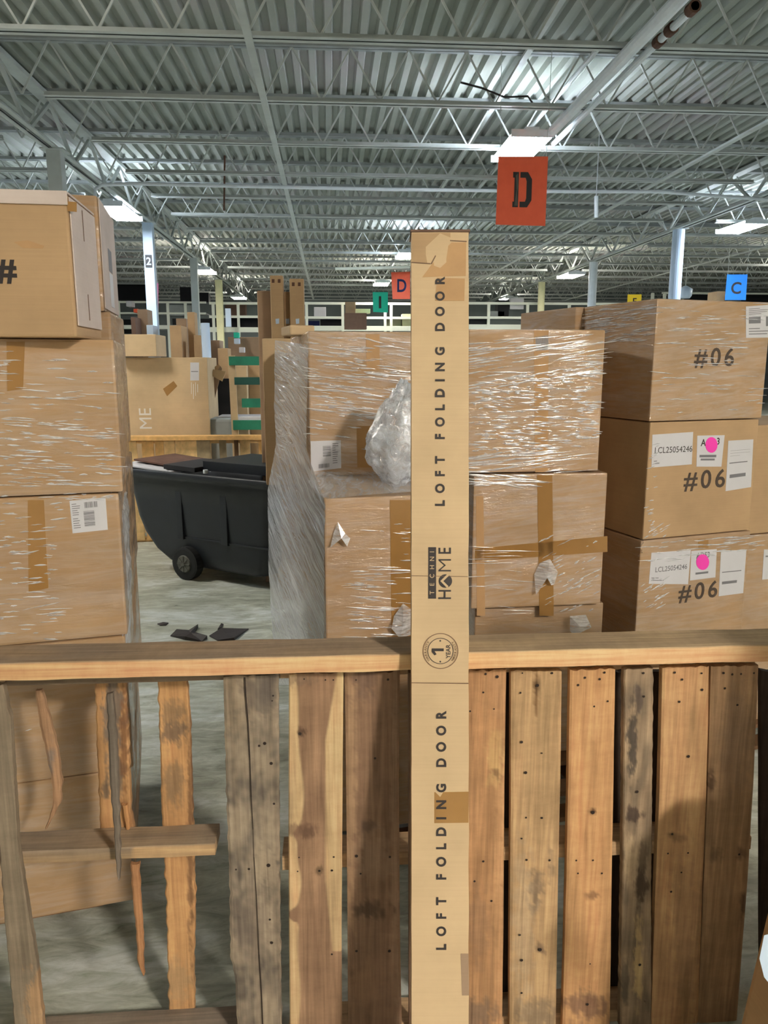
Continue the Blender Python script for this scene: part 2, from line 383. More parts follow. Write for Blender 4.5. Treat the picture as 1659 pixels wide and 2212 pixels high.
# bridging and pipes that run back with the roof
def run(name, label, cat, mat, X, Z, Y0, Y1, w, h=None, tube=False):
    m = MB()
    if tube: m.tube([(X, Y0, Z), (X, Y1, Z)], w / 2, 12)
    else: m.box(X - w / 2, X + w / 2, Y0, Y1, Z, Z + (h or w))
    return tag(m.build(name, M[mat]), label, cat)
for k, (X, Z, Y1, lb) in enumerate([(-.72, BC - .03, 38, 'left of the middle bay, over the aisle'), (2.35, DK - .15, 38, 'in the middle bay, high under the deck'), (5.6, BC - .03, 38, 'in the middle bay, right of the big pipes'), (11.5, BC - .03, 38, 'in the right bay'), (-9.5, BC - .03, 38, 'in the left bay')]):
    run('bridging_bar', 'flat steel bridging bar crossing the joists ' + lb, 'bridging bar', 'steel', X, Z, 5.0, Y1, .075, .03).__setitem__('group', 'bridging bars across the joists')
XP = PZ(1500, 14, BC - .05).x
run('sprinkler_pipe', 'thick white pipe running back under the joists, left one of the pair', 'pipe', 'white_steel', PZ(1240, 235, BC - .09).x, BC - .09, 5.0, 10.45, .13, tube=True)
pp = run('sprinkler_pipe', 'thinner white pipe with rusty couplings beside the thick pipe', 'pipe', 'white_steel', XP, BC - .05, PZ(1500, 12, BC - .05).y, 11.2, .075, tube=True)
Y0_ = PZ(1500, 12, BC - .05).y
for y_ in (Y0_, Y0_ + .42, Y0_ + .68):
    m = MB(); m.tube([(XP, y_, BC - .05), (XP, y_ + .1, BC - .05)], .055, 10); m.build('coupling', M['rust'], pp)['label'] = 'rusty brown coupling'
run('branch_pipe', 'slim grey pipe high beside the big pipes', 'pipe', 'steel', 3.05, DK - .22, 5, 24, .06, tube=True)
# conduit crossing the aisle
cps = [P(206, 425, 13.1), P(206, 408, 13.1), P(222, 399, 13.1), P(300, 397, 13.1), P(830, 409, 13.1), P(1240, 414, 13.3), P(1420, 414, 13.5), P(1659, 431, 13.8), P(1800, 445, 14)]
m = MB(); m.tube(cps, .028, 8); tag(m.build('cable_conduit', M['white_steel'], smooth=True), 'thin white conduit crossing the whole roof just below the near joists', 'conduit')
# hanging white tube right of the sign, thin dark hanger left
m = MB(); m.tube([P(1288, 424, 13.2), P(1288, 470, 13.2)], .035, 10); m.bar(P(1288, 424, 13.2), Vector((P(1288, 424, 13.2).x, 13.2, DK)), .012); tag(m.build('hanging_tube', M['white_steel']), 'short white tube hanging straight down from the conduit', 'tube')
m = MB(); m.bar(Vector((P(488, 403, 15).x, 15, DK)), P(484, 455, 15), .03); tag(m.build('hanger_rod', M['rust']), 'short dark rod hanging under the joists above the left aisle', 'rod')
m = MB(); m.tube([P(995, 178, 9.9), P(1040, 190, 9.9), P(1090, 210, 9.9), P(1140, 208, 9.9), P(1150, 222, 9.9)], .012, 6)
tag(m.build('dangling_cable', M['ink'], smooth=True), 'thin black cable looping between joists left of the big pipes', 'cable')

# lamps
def fixture(X, Y, tube, label, Z=BC - .13, W=.56, L=1.25, rz=0, tubes=6):
    r = empty('ceiling_light', (X, Y, Z), rz); m = MB()
    m.box(-.09, .09, -L / 2, L / 2, .05, .10); m.box(-W / 2, W / 2, -L / 2 - .03, -L / 2, -.03, .06); m.box(-W / 2, W / 2, L / 2, L / 2 + .03, -.03, .06)
    m.box(-W * .36, W * .36, -L / 2, L / 2, .052, .06); m.build('housing', M['white_steel'], r)
    for i in range(tubes):
        x = -W / 2 + W * (i + .5) / tubes; b = MB()
        b.tube([(x, -L / 2, 0), (x, L / 2, 0)], W / tubes * .42, 6); b.build('lamp_tube', M[tube], r)
    m = MB()
    for sy in (-.4, .4): m.bar((0, sy, .1), (0, sy, .16), .02)
    m.build('hanger', M['steel'], r)
    return tag(r, label, 'ceiling light', 'ceiling lights')
fixture(2.66, 11.15, 'tube_cool', 'bright ceiling light right above the big orange sign lettered D')
fixture(-3.96, 15.8, 'tube_cool', 'bright ceiling light beside the top left boxes', BC - .2, .52, 1.5)
fixture(9.0, 17.0, 'tube_cool', 'bright ceiling light at the right edge above the blue sign', BC - .13)
fixture(-3.83, 25.2, 'tube_far', 'ceiling light glowing between the grey and the cream columns', BC - .22)
fixture(7.9, 25.6, 'tube_far', 'ceiling light glowing left of the right hand round columns', BC - .22)
fixture(2.16, 21.8, 'tube_cool', 'ceiling light half hidden behind the top of the tall door box')
fixture(1.97, 29.5, 'tube_far', 'small far ceiling light above the teal sign')
for (X, Y, k) in [(3.9, -4.2, 'tube_key'), (-3.9, 6.2, 'tube_far'), (9.0, 6.2, 'tube_cool'), (8.6, -6.2, 'tube_warm'), (-9.8, 8, 'tube_cool'), (-9.8, 18, 'tube_cool'), (15, 12, 'tube_cool'), (-3.9, 35, 'tube_far'), (8, 35, 'tube_far'), (-6.5, -12, 'tube_warm'), (0.6, -11.5, 'tube_warm'), (7, -14, 'tube_warm'), (-3, -19, 'tube_warm'), (14.6, 24, 'tube_far')]:
    fixture(X, Y, k, 'ceiling light over the hall outside the view', BC - .22)
# thin fluorescent strip far back
m = MB(); a = P(724, 581, 24); c_ = P(885, 577, 24); m.bar(a, c_, .1, .07); m.bar(a.lerp(c_, .2), Vector((a.lerp(c_, .2).x, 24, DK)), .012); m.bar(a.lerp(c_, .8), Vector((a.lerp(c_, .8).x, 24, DK)), .012)
tag(m.build('strip_light', M['rail']), 'long thin pale strip light far back left of the tall door box', 'strip light')
# bell lamp by the right column
o = empty('bell_lamp', P(1480, 632, 24)); m = MB(); m.tube([(0, 0, -.17), (0, 0, -.1), (0, 0, .1), (0, 0, .2)], [.15, .2, .22, .05], 16); m.build('shade', M['bluewhite'], o, smooth=True)
m = MB(); m.tube([(0, 0, .2), (0, 0, DK - o.matrix_basis.translation.z)], .012, 6); m.build('cord', M['steel'], o)
tag(o, 'small pale bell shaped lamp hanging beside the thick round column', 'lamp')

# signs
def sign(label, q, D, mat, letter, lc, lh, lm='ink', hang=True, sx=1.0):
    A, B_, C_, D_ = [P(x, y, D) for x, y in q]; r = empty('hanging_sign', (A + B_) / 2); inv = parent_world(r).inverted()
    th = Vector((0, .012, 0)); vs = [inv @ p for p in (A, B_, C_, D_)] + [inv @ (p + th) for p in (A, B_, C_, D_)]
    b = MB(); b.add(vs, [(0, 1, 2, 3), (7, 6, 5, 4), (0, 4, 5, 1), (1, 5, 6, 2), (2, 6, 7, 3), (3, 7, 4, 0)]); b.build('board', M[mat], r)
    if letter == 'D!':
        pts = [(-.5, .5), (.28, .5), (.5, .28), (.5, -.28), (.28, -.5), (-.5, -.5), (-.5, -.34), (-.42, -.34), (-.42, .34), (-.5, .34)]
        inner = [(-.12, .32), (.12, .32), (.2, .22), (.2, -.22), (.12, -.32), (-.12, -.32)]
        c = inv @ P(lc[0], lc[1], D); s = (P(lc[0], lc[1] - lh / 2, D) - P(lc[0], lc[1] + lh / 2, D)).length; b = MB()
        def S(p): return (c.x + p[0] * s * .58, c.y - .004, c.z + p[1] * s)
        for qd in ([(-.5, .5), (-.2, .5), (-.2, .34), (-.5, .34)], [(-.42, .36), (-.2, .36), (-.2, -.36), (-.42, -.36)], [(-.5, -.34), (-.2, -.34), (-.2, -.5), (-.5, -.5)],
                   [(-.12, .5), (.28, .5), (.16, .34), (-.12, .34)], [(.28, .5), (.5, .3), (.22, .24), (.16, .34)], [(.5, .3), (.5, -.3), (.22, -.24), (.22, .24)], [(.5, -.3), (.28, -.5), (.16, -.34), (.22, -.24)], [(.28, -.5), (-.12, -.5), (-.12, -.34), (.16, -.34)]):
            b.add([S(p) for p in qd] , [(0, 1, 2, 3)])
        b.build('lettering', M[lm], r)
        b = MB(); b.add([(S(p)[0], S(p)[1] - .001, S(p)[2]) for p in [(-.36, .40), (-.26, .46), (-.22, .1), (-.27, -.1), (-.22, -.46), (-.4, -.46), (-.3, 0)]], [(0, 1, 2, 3, 4, 5, 6)]); b.build('paint_wear', M['hub'], r)
    elif letter:
        h = (P(lc[0], lc[1] - lh / 2, D) - P(lc[0], lc[1] + lh / 2, D)).length
        put_text(None, letter, P(lc[0], lc[1], D) + Vector((0, -.004, 0)), Vector((1, 0, 0)), Vector((0, 0, 1)), Vector((0, -1, 0)), h, M[lm], 'lettering', .02, sx, r)
    if hang:
        for p in (A, B_):
            m = MB(); m.bar(inv @ (p + Vector((0.02 if p is A else -.02, .005, 0))), inv @ Vector((p.x, p.y, DK)), .006); m.build('hanging_wire', M['steel'], r)
    return tag(r, label, 'sign')
sign('large orange sign lettered D hanging under the bright ceiling light', [(1077, 338), (1184, 338), (1178, 488), (1071, 485)], 9.6, 'orange', 'D!', (1128, 410), 76)
sign('smaller orange sign with a dark rounded letter beside the top of the tall box', [(845, 588), (886, 587), (886, 646), (848, 646)], 25, 'orange', 'D', (868, 617), 28, 'navy', sx=.8)
sign('teal sign lettered I hanging over the far shelves', [(805, 631), (838, 631), (838, 675), (806, 674)], 28, 'teal', 'I', (821, 653), 26)
sign('blue sign lettered C above the right hand box stack', [(1571, 593), (1615, 593), (1611, 648), (1566, 648)], 19, 'blue', 'C', (1590, 622), 26)
sign('yellow sign just peeking above the wrapped boxes on the right', [(1356, 636), (1386, 636), (1385, 660), (1355, 660)], 28, 'yellow', 'E', (1371, 651), 14)
sign('pink board hanging left of the pale blue column', [(329, 610), (342, 612), (342, 672), (331, 672)], 19, 'rose', '', (0, 0), 1)
sign('small blue board hanging beside the pink board', [(320, 647), (330, 647), (330, 690), (321, 690)], 20, 'blue', '', (0, 0), 1)

# ------------------------------------------------------------------ far racking / mezzanine
def beam_row(D, x0, x1, ys, th, posts, label, mat='rail', zb=0):
    r = empty('storage_rack', P(x0, ys[0], D)); r.matrix_basis.translation.z = 0; inv = parent_world(r).inverted()
    for y in ys:
        A = P(x0, y, D); B = P(x1, y, D); B.z = A.z; m = MB(); m.bar(inv @ A, inv @ B, .08, th * (2 if y == ys[-1] else 1)); m.build('cross_beam', M[mat], r)
    for x in posts:
        A = P(x, ys[0], D); m = MB(); m.box(-.05, .05, -.05, .05, 0, A.z); q = m.build('upright', M[mat], r); q.location = inv @ Vector((A.x, A.y, 0))
    A = P(x0, ys[-1], D); B = P(x1, ys[-1], D); m = MB(); Q = inv @ A; Q2 = inv @ B
    m.box(Q.x, Q2.x, Q.y, Q.y + 1.5, Q.z - .05, Q.z); m.build('shelf_deck', M['steel_dark'], r)
    A = P(x0, ys[1], D); B = P(x1, ys[1], D); m = MB(); Q = inv @ A; Q2 = inv @ B
    m.box(Q.x, Q2.x, Q.y, Q.y + 1.0, Q.z - .02, Q.z + .02); m.build('shelf_deck', M['steel_dark'], r)
    return tag(r, label, 'storage rack')
beam_row(30, 452, 646, (655, 684, 712), .09, (460, 514, 640), 'pale two rail storage rack far back behind the tall cartons')
beam_row(29.6, 658, 990, (655, 686, 709), .09, (662, 740, 832, 845, 900), 'pale storage rack far back left of the tall door box')
beam_row(29.8, 1012, 1400, (655, 686, 706), .09, (1056, 1140, 1230, 1320), 'pale storage rack far back right of the tall door box')
beam_row(31, 170, 445, (652, 676, 706), .07, (255, 362, 400), 'yellowish storage rack far back behind the left aisle')
beam_row(30.5, 1430, 1700, (633, 660, 690), .07, (1436, 1410, 1560), 'pale rack far back behind the thick round column')
def thingbox(name, label, cat, xl, xr, yt, yb, D, mat, dep=.4, rot=0, lean=0, group=None, bev=.01, zb=None):
    return carton(label, xl, xr, yt, yb, D, rot, dep, mat, group, name, cat=cat, lean=lean, bev=bev, zb=zb)
for a in [('carton', 'pale box on the far rack under the white rail', 678, 704, 663, 684, 29.8, 'paper'), ('storage_bin', 'navy tub on the lower shelf of the far rack', 659, 690, 693, 707, 30, 'navy'),
          ('storage_bin', 'black tub beside the navy one on the far shelf', 692, 740, 690, 707, 30, 'dark'), ('carton', 'brown box in front of the far rack left of the teal sign', 744, 792, 676, 711, 28, 'brown'),
          ('rolled_bag', 'dark cream sack lying on the rail of the far rack', 746, 768, 652, 677, 28.8, 'card_dull'), ('carton', 'yellowish flat box under the teal sign', 768, 800, 667, 676, 28.6, 'cream'),
          ('carton', 'cream box right of the teal sign pole on the far shelf', 836, 866, 690, 706, 30, 'cream'), ('carton', 'cream carton beside the tall box on the far shelf', 869, 892, 678, 708, 29.8, 'cream'),
          ('storage_bin', 'black crate on the far rack right of the tall box', 1076, 1100, 648, 684, 30, 'dark'), ('carton', 'grey box standing on the far rack near the cream column', 1102, 1132, 644, 668, 30, 'paper'),
          ('storage_bin', 'black crate low on the far right shelf', 1014, 1052, 688, 706, 30, 'dark'), ('carton', 'grey crate right of the black one on the far right shelf', 1060, 1090, 672, 686, 30, 'steel_dark'),
          ('carton', 'dark goods block behind the far rail left of the grey column', 388, 424, 620, 652, 32, 'dark'), ('carton', 'dark goods block behind the far rail right of the grey column', 428, 450, 632, 652, 32, 'dark'),
          ('carton', 'black stock behind the far rail beside the tall cartons', 486, 556, 688, 710, 30.6, 'dark'), ('carton', 'brown stock behind the far upper rail', 486, 530, 657, 682, 30.8, 'brown'),
          ('carton', 'black stock under the rail left of the cream column', 372, 470, 688, 712, 31, 'dark'), ('carton', 'grey stock under the upper rail by the grey column', 362, 420, 659, 682, 31, 'steel_dark'),
          ('carton', 'dark stock high behind the top left boxes', 250, 330, 612, 648, 33, 'dark'), ('carton', 'black stock low behind the top left boxes', 256, 300, 690, 720, 32, 'dark'),
          ('carton', 'small orange box far behind the pink board', 288, 298, 667, 675, 30, 'orange'), ('carton', 'small pale box on the far left rail', 272, 284, 650, 662, 30, 'paper'),
          ('carton', 'brown box showing left of the blue C sign', 1549, 1568, 629, 650, 20, 'card'), ('carton', 'dark stock behind the right rack', 1490, 1560, 636, 660, 31.5, 'dark'), ('carton', 'dark stock at the far right edge', 1616, 1680, 630, 660, 31.5, 'dark')]:
    thingbox(a[0], a[1], 'box' if a[0] != 'rolled_bag' else 'sack', a[2], a[3], a[4], a[5], a[6], a[7], .5, group='goods on the far racks')
# ductwork: dark boxes hanging near far deck
for (xl, xr, yt, yb, D, lb) in [(1150, 1400, 447, 452, 17, 'nearest'), (1290, 1560, 485, 490, 20.6, 'second'), (1090, 1400, 556, 561, 27, 'furthest')]:
    A, B = P(xl, yt, D), P(xr, yt, D); m = MB(); m.bar(A, Vector((B.x, B.y, A.z)), .1, .07); tag(m.build('dark_strip_lamp', M['steel_dark']), 'unlit dark strip lamp under the joists on the right, %s' % lb, 'strip lamp', 'unlit strip lamps')

# ------------------------------------------------------------------ middle distance goods
GB = 'boxes behind the rear pallet fence'
o = carton('large brown box with white letters standing behind the rear pallets', 240, 447, 772, 950, 8.45, 0, .7, 'card_pale', GB, zb=0)
patch(o, 'F', [(352, 840), (375, 823), (383, 834), (361, 856)], 'tape', 'tape_patch', label='darker diamond of tape')
lab(o, 'F', [(411, 783), (430, 783), (430, 822), (411, 822)], [(.1, .9, .48, .52)])
marks(o, 'F', [(412, 826), (430, 826), (430, 862), (412, 862)], [(.05, .12, 0, .7), (.3, .38, .1, 1), (.55, .62, 0, .8), (.8, .88, .1, .6)], 'white_ink', o, 'tape_remains')
face_text(o, 'F', 'ME', 314, 904, 26, 'white_ink', 1, .0, R(90))
carton('brown carton flap box lying on top of the large lettered box', 246, 336, 722, 770, 8.3, 0, .5, 'card_pale', GB, zt=None)
for a in [(282, 292, 685, 720, 10.5, 'brown', 'small reddish brown carton left behind the open flap box', .3), (296, 318, 668, 722, 10.8, 'card_dull', 'upright brown carton leaning left of the pale blue column', .3),
          (316, 330, 702, 722, 10, 'bluewhite', 'small white carton at the foot of the pale blue column', .3), (366, 391, 703, 772, 9.6, 'card', 'square upright carton right of the pale blue column', .4),
          (380, 402, 688, 760, 10.2, 'card_dull', 'grey brown carton behind the square upright one', .3), (404, 420, 674, 772, 10, 'card', 'slim tall carton with two white dots', .2),
          (418, 433, 724, 772, 9.7, 'card', 'short slim carton beside the white roll', .2), (470, 492, 752, 830, 9.4, 'card', 'carton standing behind the foot of the cream column', .3),
          (492, 560, 728, 900, 10.6, 'card_dull', 'wide dull carton behind the green slats', .4), (508, 532, 790, 905, 9.5, 'card_pale', 'pale carton seen between the green slats', .2),
          (536, 572, 780, 905, 9.7, 'card', 'brown carton seen at the right of the green slats', .2), (452, 474, 735, 905, 10.9, 'card_dull', 'shadowed carton behind the leaning sheets', .4)]:
    carton(a[6], a[0], a[1], a[2], a[3], a[4], 0, a[7], a[5], GB, zb=0)
def plank_h(a, b_, th=.02, w=.02): m = MB(); m.bar(a, b_, w, th); return m
m = MB(); m.tube([P(443, 698, 9.35), Vector((P(452, 800, 9.3).x, 9.3, 0.0))], .052, 14); tag(m.build('plastic_roll', M['bluewhite'], smooth=True), 'tall pale blue plastic roll standing beside the large lettered box', 'roll')
for (pts, mt, lb, D) in [([(452, 800), (472, 787), (476, 790), (457, 832)], 'card', 'bent cardboard sheet leaning right of the white roll', 9.0), ([(460, 798), (488, 802), (480, 824), (458, 812)], 'card_pale', 'pale torn cardboard sheet in front of the dark gap', 8.8),
                     ([(452, 830), (476, 790), (480, 796), (456, 892)], 'card_dull', 'brown cardboard sheet slanting into the dark gap', 8.9)]:
    vs = [P(x, y, D) for x, y in pts]; b = MB(); b.add(vs + [v + Vector((0, .015, 0)) for v in vs], [(0, 1, 2, 3), (7, 6, 5, 4), (0, 4, 5, 1), (1, 5, 6, 2), (2, 6, 7, 3), (3, 7, 4, 0)])
    tag(b.build('cardboard_sheet', M[mt]), lb, 'cardboard sheet')
carton('dark block standing in for the shadow in the gap right of the large lettered box', 455, 498, 818, 925, 9.3, 0, .4, 'dark', GB, zb=0)  # dark block added to imitate the shadow in this gap
carton('grey plastic wrapped bale on the floor of the rear bay', 447, 500, 905, 960, 8.5, 0, .4, 'steel_dark', None, name='wrapped_bale', cat='bale', zb=.75, bev=.03)
carton('white plastic sheet folded beneath the green slats', 468, 570, 900, 908, 8.7, 0, .4, 'paper', None, name='plastic_sheet', cat='sheet', zb=1.15, bev=.01)
# small blue and teal items on the dull carton
for (x, y, mt, lb) in [(510, 724, 'teal', 'small teal sticker box above the green slats'), (511, 737, 'bluewhite', 'small pale box below the teal one'), (522, 756, 'paper', 'white packet beside the green slat top'), (492, 686, 'bluewhite', 'pale green control box fixed beside the cream column')]:
    big = 20 if y == 686 else 6; thingbox('small_box', lb, 'box', x - 6, x + 6, y - big, y + big, 10.4 if big < 10 else 28.6, mt, .1)
# tall upright cartons
for (xl, xr, yt, D, mt, lb) in [(555, 584, 628, 6.4, 'card_dull', 'darker tall carton at the left end of the upright group'), (583, 611, 595, 6.2, 'card', 'tallest upright carton, left of the slim gap'), (612, 626, 630, 6.3, 'card', 'slim short carton between the two tallest upright ones'), (625, 656, 602, 6.2, 'card', 'upright carton at the right end of the tall group')]:
    o = carton(lb, xl, xr, yt, 900, D, 0, .12, mt, 'tall upright cartons', name='tall_carton', zb=0)
    if mt == 'card':
        cx = (xl + xr) / 2 + 2; patch(o, 'F', [(cx - 4, 689), (cx + 4, 688), (cx + 4, 699), (cx - 3, 700)], 'bluewhite', 'paper_label', label='small bluish label')
        if xr - xl > 20:
            for q in (-7, 6): patch(o, 'F', [(cx - 2 + q - 3, yt + 8), (cx - 2 + q + 3, yt + 8), (cx + q + 1, yt + 16), (cx + q - 5, yt + 16)], 'rust', 'stamp')
# green slatted frame
r = empty('green_slatted_pallet', P(500, 930, 8.25)); inv = parent_world(r).inverted()
for i, (y0, y1, x0, mt) in enumerate([(770, 789, 494, 'green'), (815, 831, 506, 'green_dark'), (861, 880, 522, 'green'), (908, 928, 503, 'green')]):
    A, B = P(x0, y0, 8.25), P(620, y1, 8.25); m = MB(); m.box(A.x, B.x, 8.25, 8.28, B.z, A.z); q = m.build('green_slat', M[mt], r); q.location = inv @ Vector((0, 0, 0))
m = MB(); m.bar(inv @ P(500, 768, 8.3), inv @ Vector((P(511, 932, 8.3).x, 8.3, 0)), .07, .04); m.build('wood_post', M['card_pale'], r)
m = MB(); m.bar(inv @ P(612, 768, 8.3), inv @ Vector((P(612, 932, 8.3).x, 8.3, 0)), .07, .04); m.build('wood_post', M['card_pale'], r)
tag(r, 'green painted slatted wooden pallet standing on end behind the rear fence', 'pallet')

# ------------------------------------------------------------------ wood
GREY = (.30, .25, .20); ORNG = (.55, .32, .15); PALE = (.62, .45, .24); BRWN = (.30, .19, .12); DRTY = (.20, .16, .13)
def lerp3(a, b, t_): t_ = max(0, min(1, t_)); return tuple(a[i] + (b[i] - a[i]) * t_ for i in range(3))
def nz(x, y, s=0): return noise.noise(Vector((x, y, s)))
def edge(pts, y):
    for (x0, y0), (x1, y1) in zip(pts, pts[1:]):
        if y <= y1: return x0 + (x1 - x0) * (y - y0) / (y1 - y0)
    return pts[-1][0]
def plank(name, L, Rr, Y, th, tone, parent, holes=(), seed=0, rough=.0, label=None, cols=20, rows=150, mat='wood_v', warp=.002):
    y0, y1 = L[0][1], L[-1][1]; inv = parent_world(parent).inverted() if parent else Matrix(); vs = []; cl = []
    y0r, y1r = Rr[0][1], Rr[-1][1]
    for i in range(rows + 1):
        t_ = i / rows; yl = y0 + (y1 - y0) * t_; yr = y0r + (y1r - y0r) * t_
        xl = edge(L, yl) + rough * nz(yl * .05, seed, 1) * 6; xr = edge(Rr, yr) + rough * nz(yr * .05, seed, 2) * 6
        A = P(xl, yl, Y); B = P(xr, yr, Y)
        for j in range(cols + 1):
            s = j / cols; p = A.lerp(B, s); p.y += warp * nz(p.x * 9, p.z * 6, seed) - (0 if 0 < j < cols else -.003)
            if i in (0, rows): p.z += .006 * nz(p.x * 60, seed * 3.1, 5)
            if i == rows and y1 > 2190: p.z = 0.0
            vs.append(p); cl.append(tone(s, t_, xl + (xr - xl) * s, yl + (yr - yl) * s))
    n = len(vs); vs += [p + Vector((0, th, 0)) for p in vs]; cl += cl; fs = []; c1 = cols + 1
    for i in range(rows):
        for j in range(cols):
            a = i * c1 + j; fs.append((a, a + c1, a + c1 + 1, a + 1)); fs.append((n + a, n + a + 1, n + a + c1 + 1, n + a + c1))
        a = i * c1; fs.append((a, n + a, n + a + c1, a + c1)); a += cols; fs.append((a, a + c1, n + a + c1, n + a))
    for j in range(cols):
        fs.append((j, j + 1, n + j + 1, n + j)); a = rows * c1 + j; fs.append((a, n + a, n + a + 1, a + 1))
    me = bpy.data.meshes.new(name); b = MB(); b.add([inv @ v for v in vs], fs)
    for (hx, hy, hr) in holes:
        c = inv @ (P(hx, hy, Y) + Vector((0, -.0025, 0))); r_ = hr * Y / FPX
        b.add([(c.x + r_ * math.cos(k * .785), c.y, c.z + r_ * math.sin(k * .785)) for k in range(8)], [tuple(range(8))], 1)
    me.from_pydata(b.v, [], b.f)
    for p, mi in zip(me.polygons, b.mi): p.material_index = mi
    at = me.color_attributes.new('tint', 'FLOAT_COLOR', 'POINT')
    for k in range(len(b.v)): at.data[k].color = (cl[k] if k < len(cl) else BRWN) + (1,)
    o = link(name, me, [M[mat], M['hole']]); o.parent = parent
    if label: o['label'] = label
    return o
def tones(base, *feats):
    """feats: (cx, cy, rx, ry, colour, strength) stains and knots in photo units"""
    def f(s, t_, x, y):
        c = base(s, t_, x, y) if callable(base) else base
        k = .12 * nz(x * .03, y * .006, 3) ; c = tuple(max(0, v * (1 + k * 2)) for v in c)
        for (cx, cy, rx, ry, col, st) in feats:
            wob = 1 + .8 * nz(x * .09, y * .04, cx) + .5 * nz(x * .3, y * .12, cy)
            d = math.hypot((x - cx) / rx, (y - cy) / ry) / wob
            if d < 1: c = lerp3(c, col, st * min(1, (1 - d) * 2.2))
        return c
    return f
YP = 1.80
zb = P(829, 1447, YP - .05).z
fl = empty('wooden_pallet', (P(300, 2212, YP).x, YP, 0)); tag(fl, 'broken weathered wooden pallet on the left with splintered boards and wide gaps', 'pallet', 'pallets standing on edge as a fence')
def base_grey(s, t_, x, y):
    k = nz(x * .02, y * .012, 9) + .5 * nz(x * .08, y * .05, 2); return lerp3((.34, .28, .21), (.14, .12, .10), .45 + k * 1.2)
plank('deck_board', [(-30, 1480), (-10, 1700), (10, 2000), (30, 2212)], [(6, 1480), (22, 1560), (38, 1830), (52, 1920), (78, 2080), (92, 2212)], YP, .018, tones((.25, .205, .15), (80, 2170, 30, 80, ORNG, .5)), fl, seed=1, rough=.4, label='weathered grey board at the left end')
plank('deck_board', [(482, 1462), (488, 1700), (495, 1900), (497, 2060), (508, 2120), (512, 2214)], [(601, 1458), (603, 1700), (605, 2000), (608, 2214)], YP, .02,
      tones(base_grey, (500, 1520, 30, 90, (.30, .24, .17), .6), (560, 1500, 50, 60, (.13, .11, .1), .6), (580, 1870, 30, 60, (.42, .34, .25), .6), (540, 2000, 60, 90, (.2, .16, .13), .5)), fl,
      holes=[(590, 1502, 2.5), (588, 1513, 2), (510, 1877, 2.5), (538, 1876, 3), (580, 1868, 5), (583, 1985, 3), (587, 2035, 4), (592, 1735, 3), (572, 1605, 4), (560, 1610, 3), (586, 1648, 4)], seed=2, rough=.5, label='wide weathered grey board with a long crack')
b = MB(); ck = [(529, 1462), (531, 1500), (536, 1560), (540, 1640), (543, 1720), (547, 1790), (549, 1850), (554, 1930), (560, 2060), (565, 2140), (568, 2212)]
inv = parent_world(fl).inverted()
for (a, c_), w in zip(zip(ck, ck[1:]), [1.6, 1.5, 1.4, 1.2, .9, .5, .8, .9, 1.2, 1.2]):
    A, B = [inv @ (P(p[0], p[1], YP) + Vector((0, -.0035, 0))) for p in (a, c_)]; w *= .0011
    b.add([A - Vector((w, 0, 0)), A + Vector((w, 0, 0)), B + Vector((w, 0, 0)), B - Vector((w, 0, 0))], [(0, 1, 2, 3)])
b.build('crack', M['hole'], fl)
plank('deck_board', [(340, 1468), (346, 1640), (350, 1800), (357, 1900), (362, 2080), (365, 2195)], [(402, 1468), (410, 1560), (412, 1640), (418, 1830), (421, 1960), (418, 2090), (420, 2195)], YP + .115, .02,
      tones(ORNG, (375, 1580, 40, 30, (.16, .12, .09), .8), (375, 1690, 25, 60, (.2, .15, .1), .6), (370, 1540, 40, 30, (.2, .15, .1), .6), (380, 2120, 40, 60, (.4, .28, .16), .6), (412, 1800, 8, 300, (.2, .11, .06), .8)), fl, seed=3, rough=.6, label='orange brown board with dark stains')
plank('deck_board', [(205, 1470), (208, 1600), (214, 1740), (218, 1838)], [(268, 1470), (275, 1590), (280, 1700), (282, 1760), (298, 1835)], YP + .115, .018,
      tones(ORNG, (245, 1530, 26, 110, (.2, .16, .13), .95), (250, 1660, 22, 60, (.18, .15, .12), .9), (268, 1600, 10, 150, (.24, .12, .06), .8), (228, 1710, 12, 20, (.12, .1, .08), .8), (285, 1790, 20, 60, (.3, .16, .08), .6)), fl, seed=4, rough=.9, label='splintered orange board with grey bark')
def splinter(pts, ws, Y, tone, th=.012, name='splinter'):
    L = [(x - w, y) for (x, y), w in zip(pts, ws)]; Q = [(x + w, y) for (x, y), w in zip(pts, ws)]
    plank(name, L, Q, Y, th, tone, fl, seed=pts[0][0], rough=.5, cols=4, rows=50)
splinter([(236, 1500), (242, 1600), (246, 1700), (252, 1800), (255, 1880), (256, 1902)], [7, 9, 9, 6, 4, .8], YP - .012, tones((.17, .145, .12)))
splinter([(82, 1492), (96, 1560), (110, 1620), (122, 1690), (122, 1735), (108, 1770), (98, 1792)], [7, 12, 13, 10, 8, 4, 1], YP + .13, tones((.36, .22, .13), (110, 1640, 10, 40, (.2, .17, .15), .8)))
splinter([(268, 1740), (276, 1790), (284, 1826)], [6, 4, 2], YP + .1, tones((.5, .27, .12)))
splinter([(290, 1868), (295, 1950), (301, 2020), (303, 2080), (309, 2108)], [9, 8, 7, 6, 1], YP + .02, tones((.42, .22, .11)))
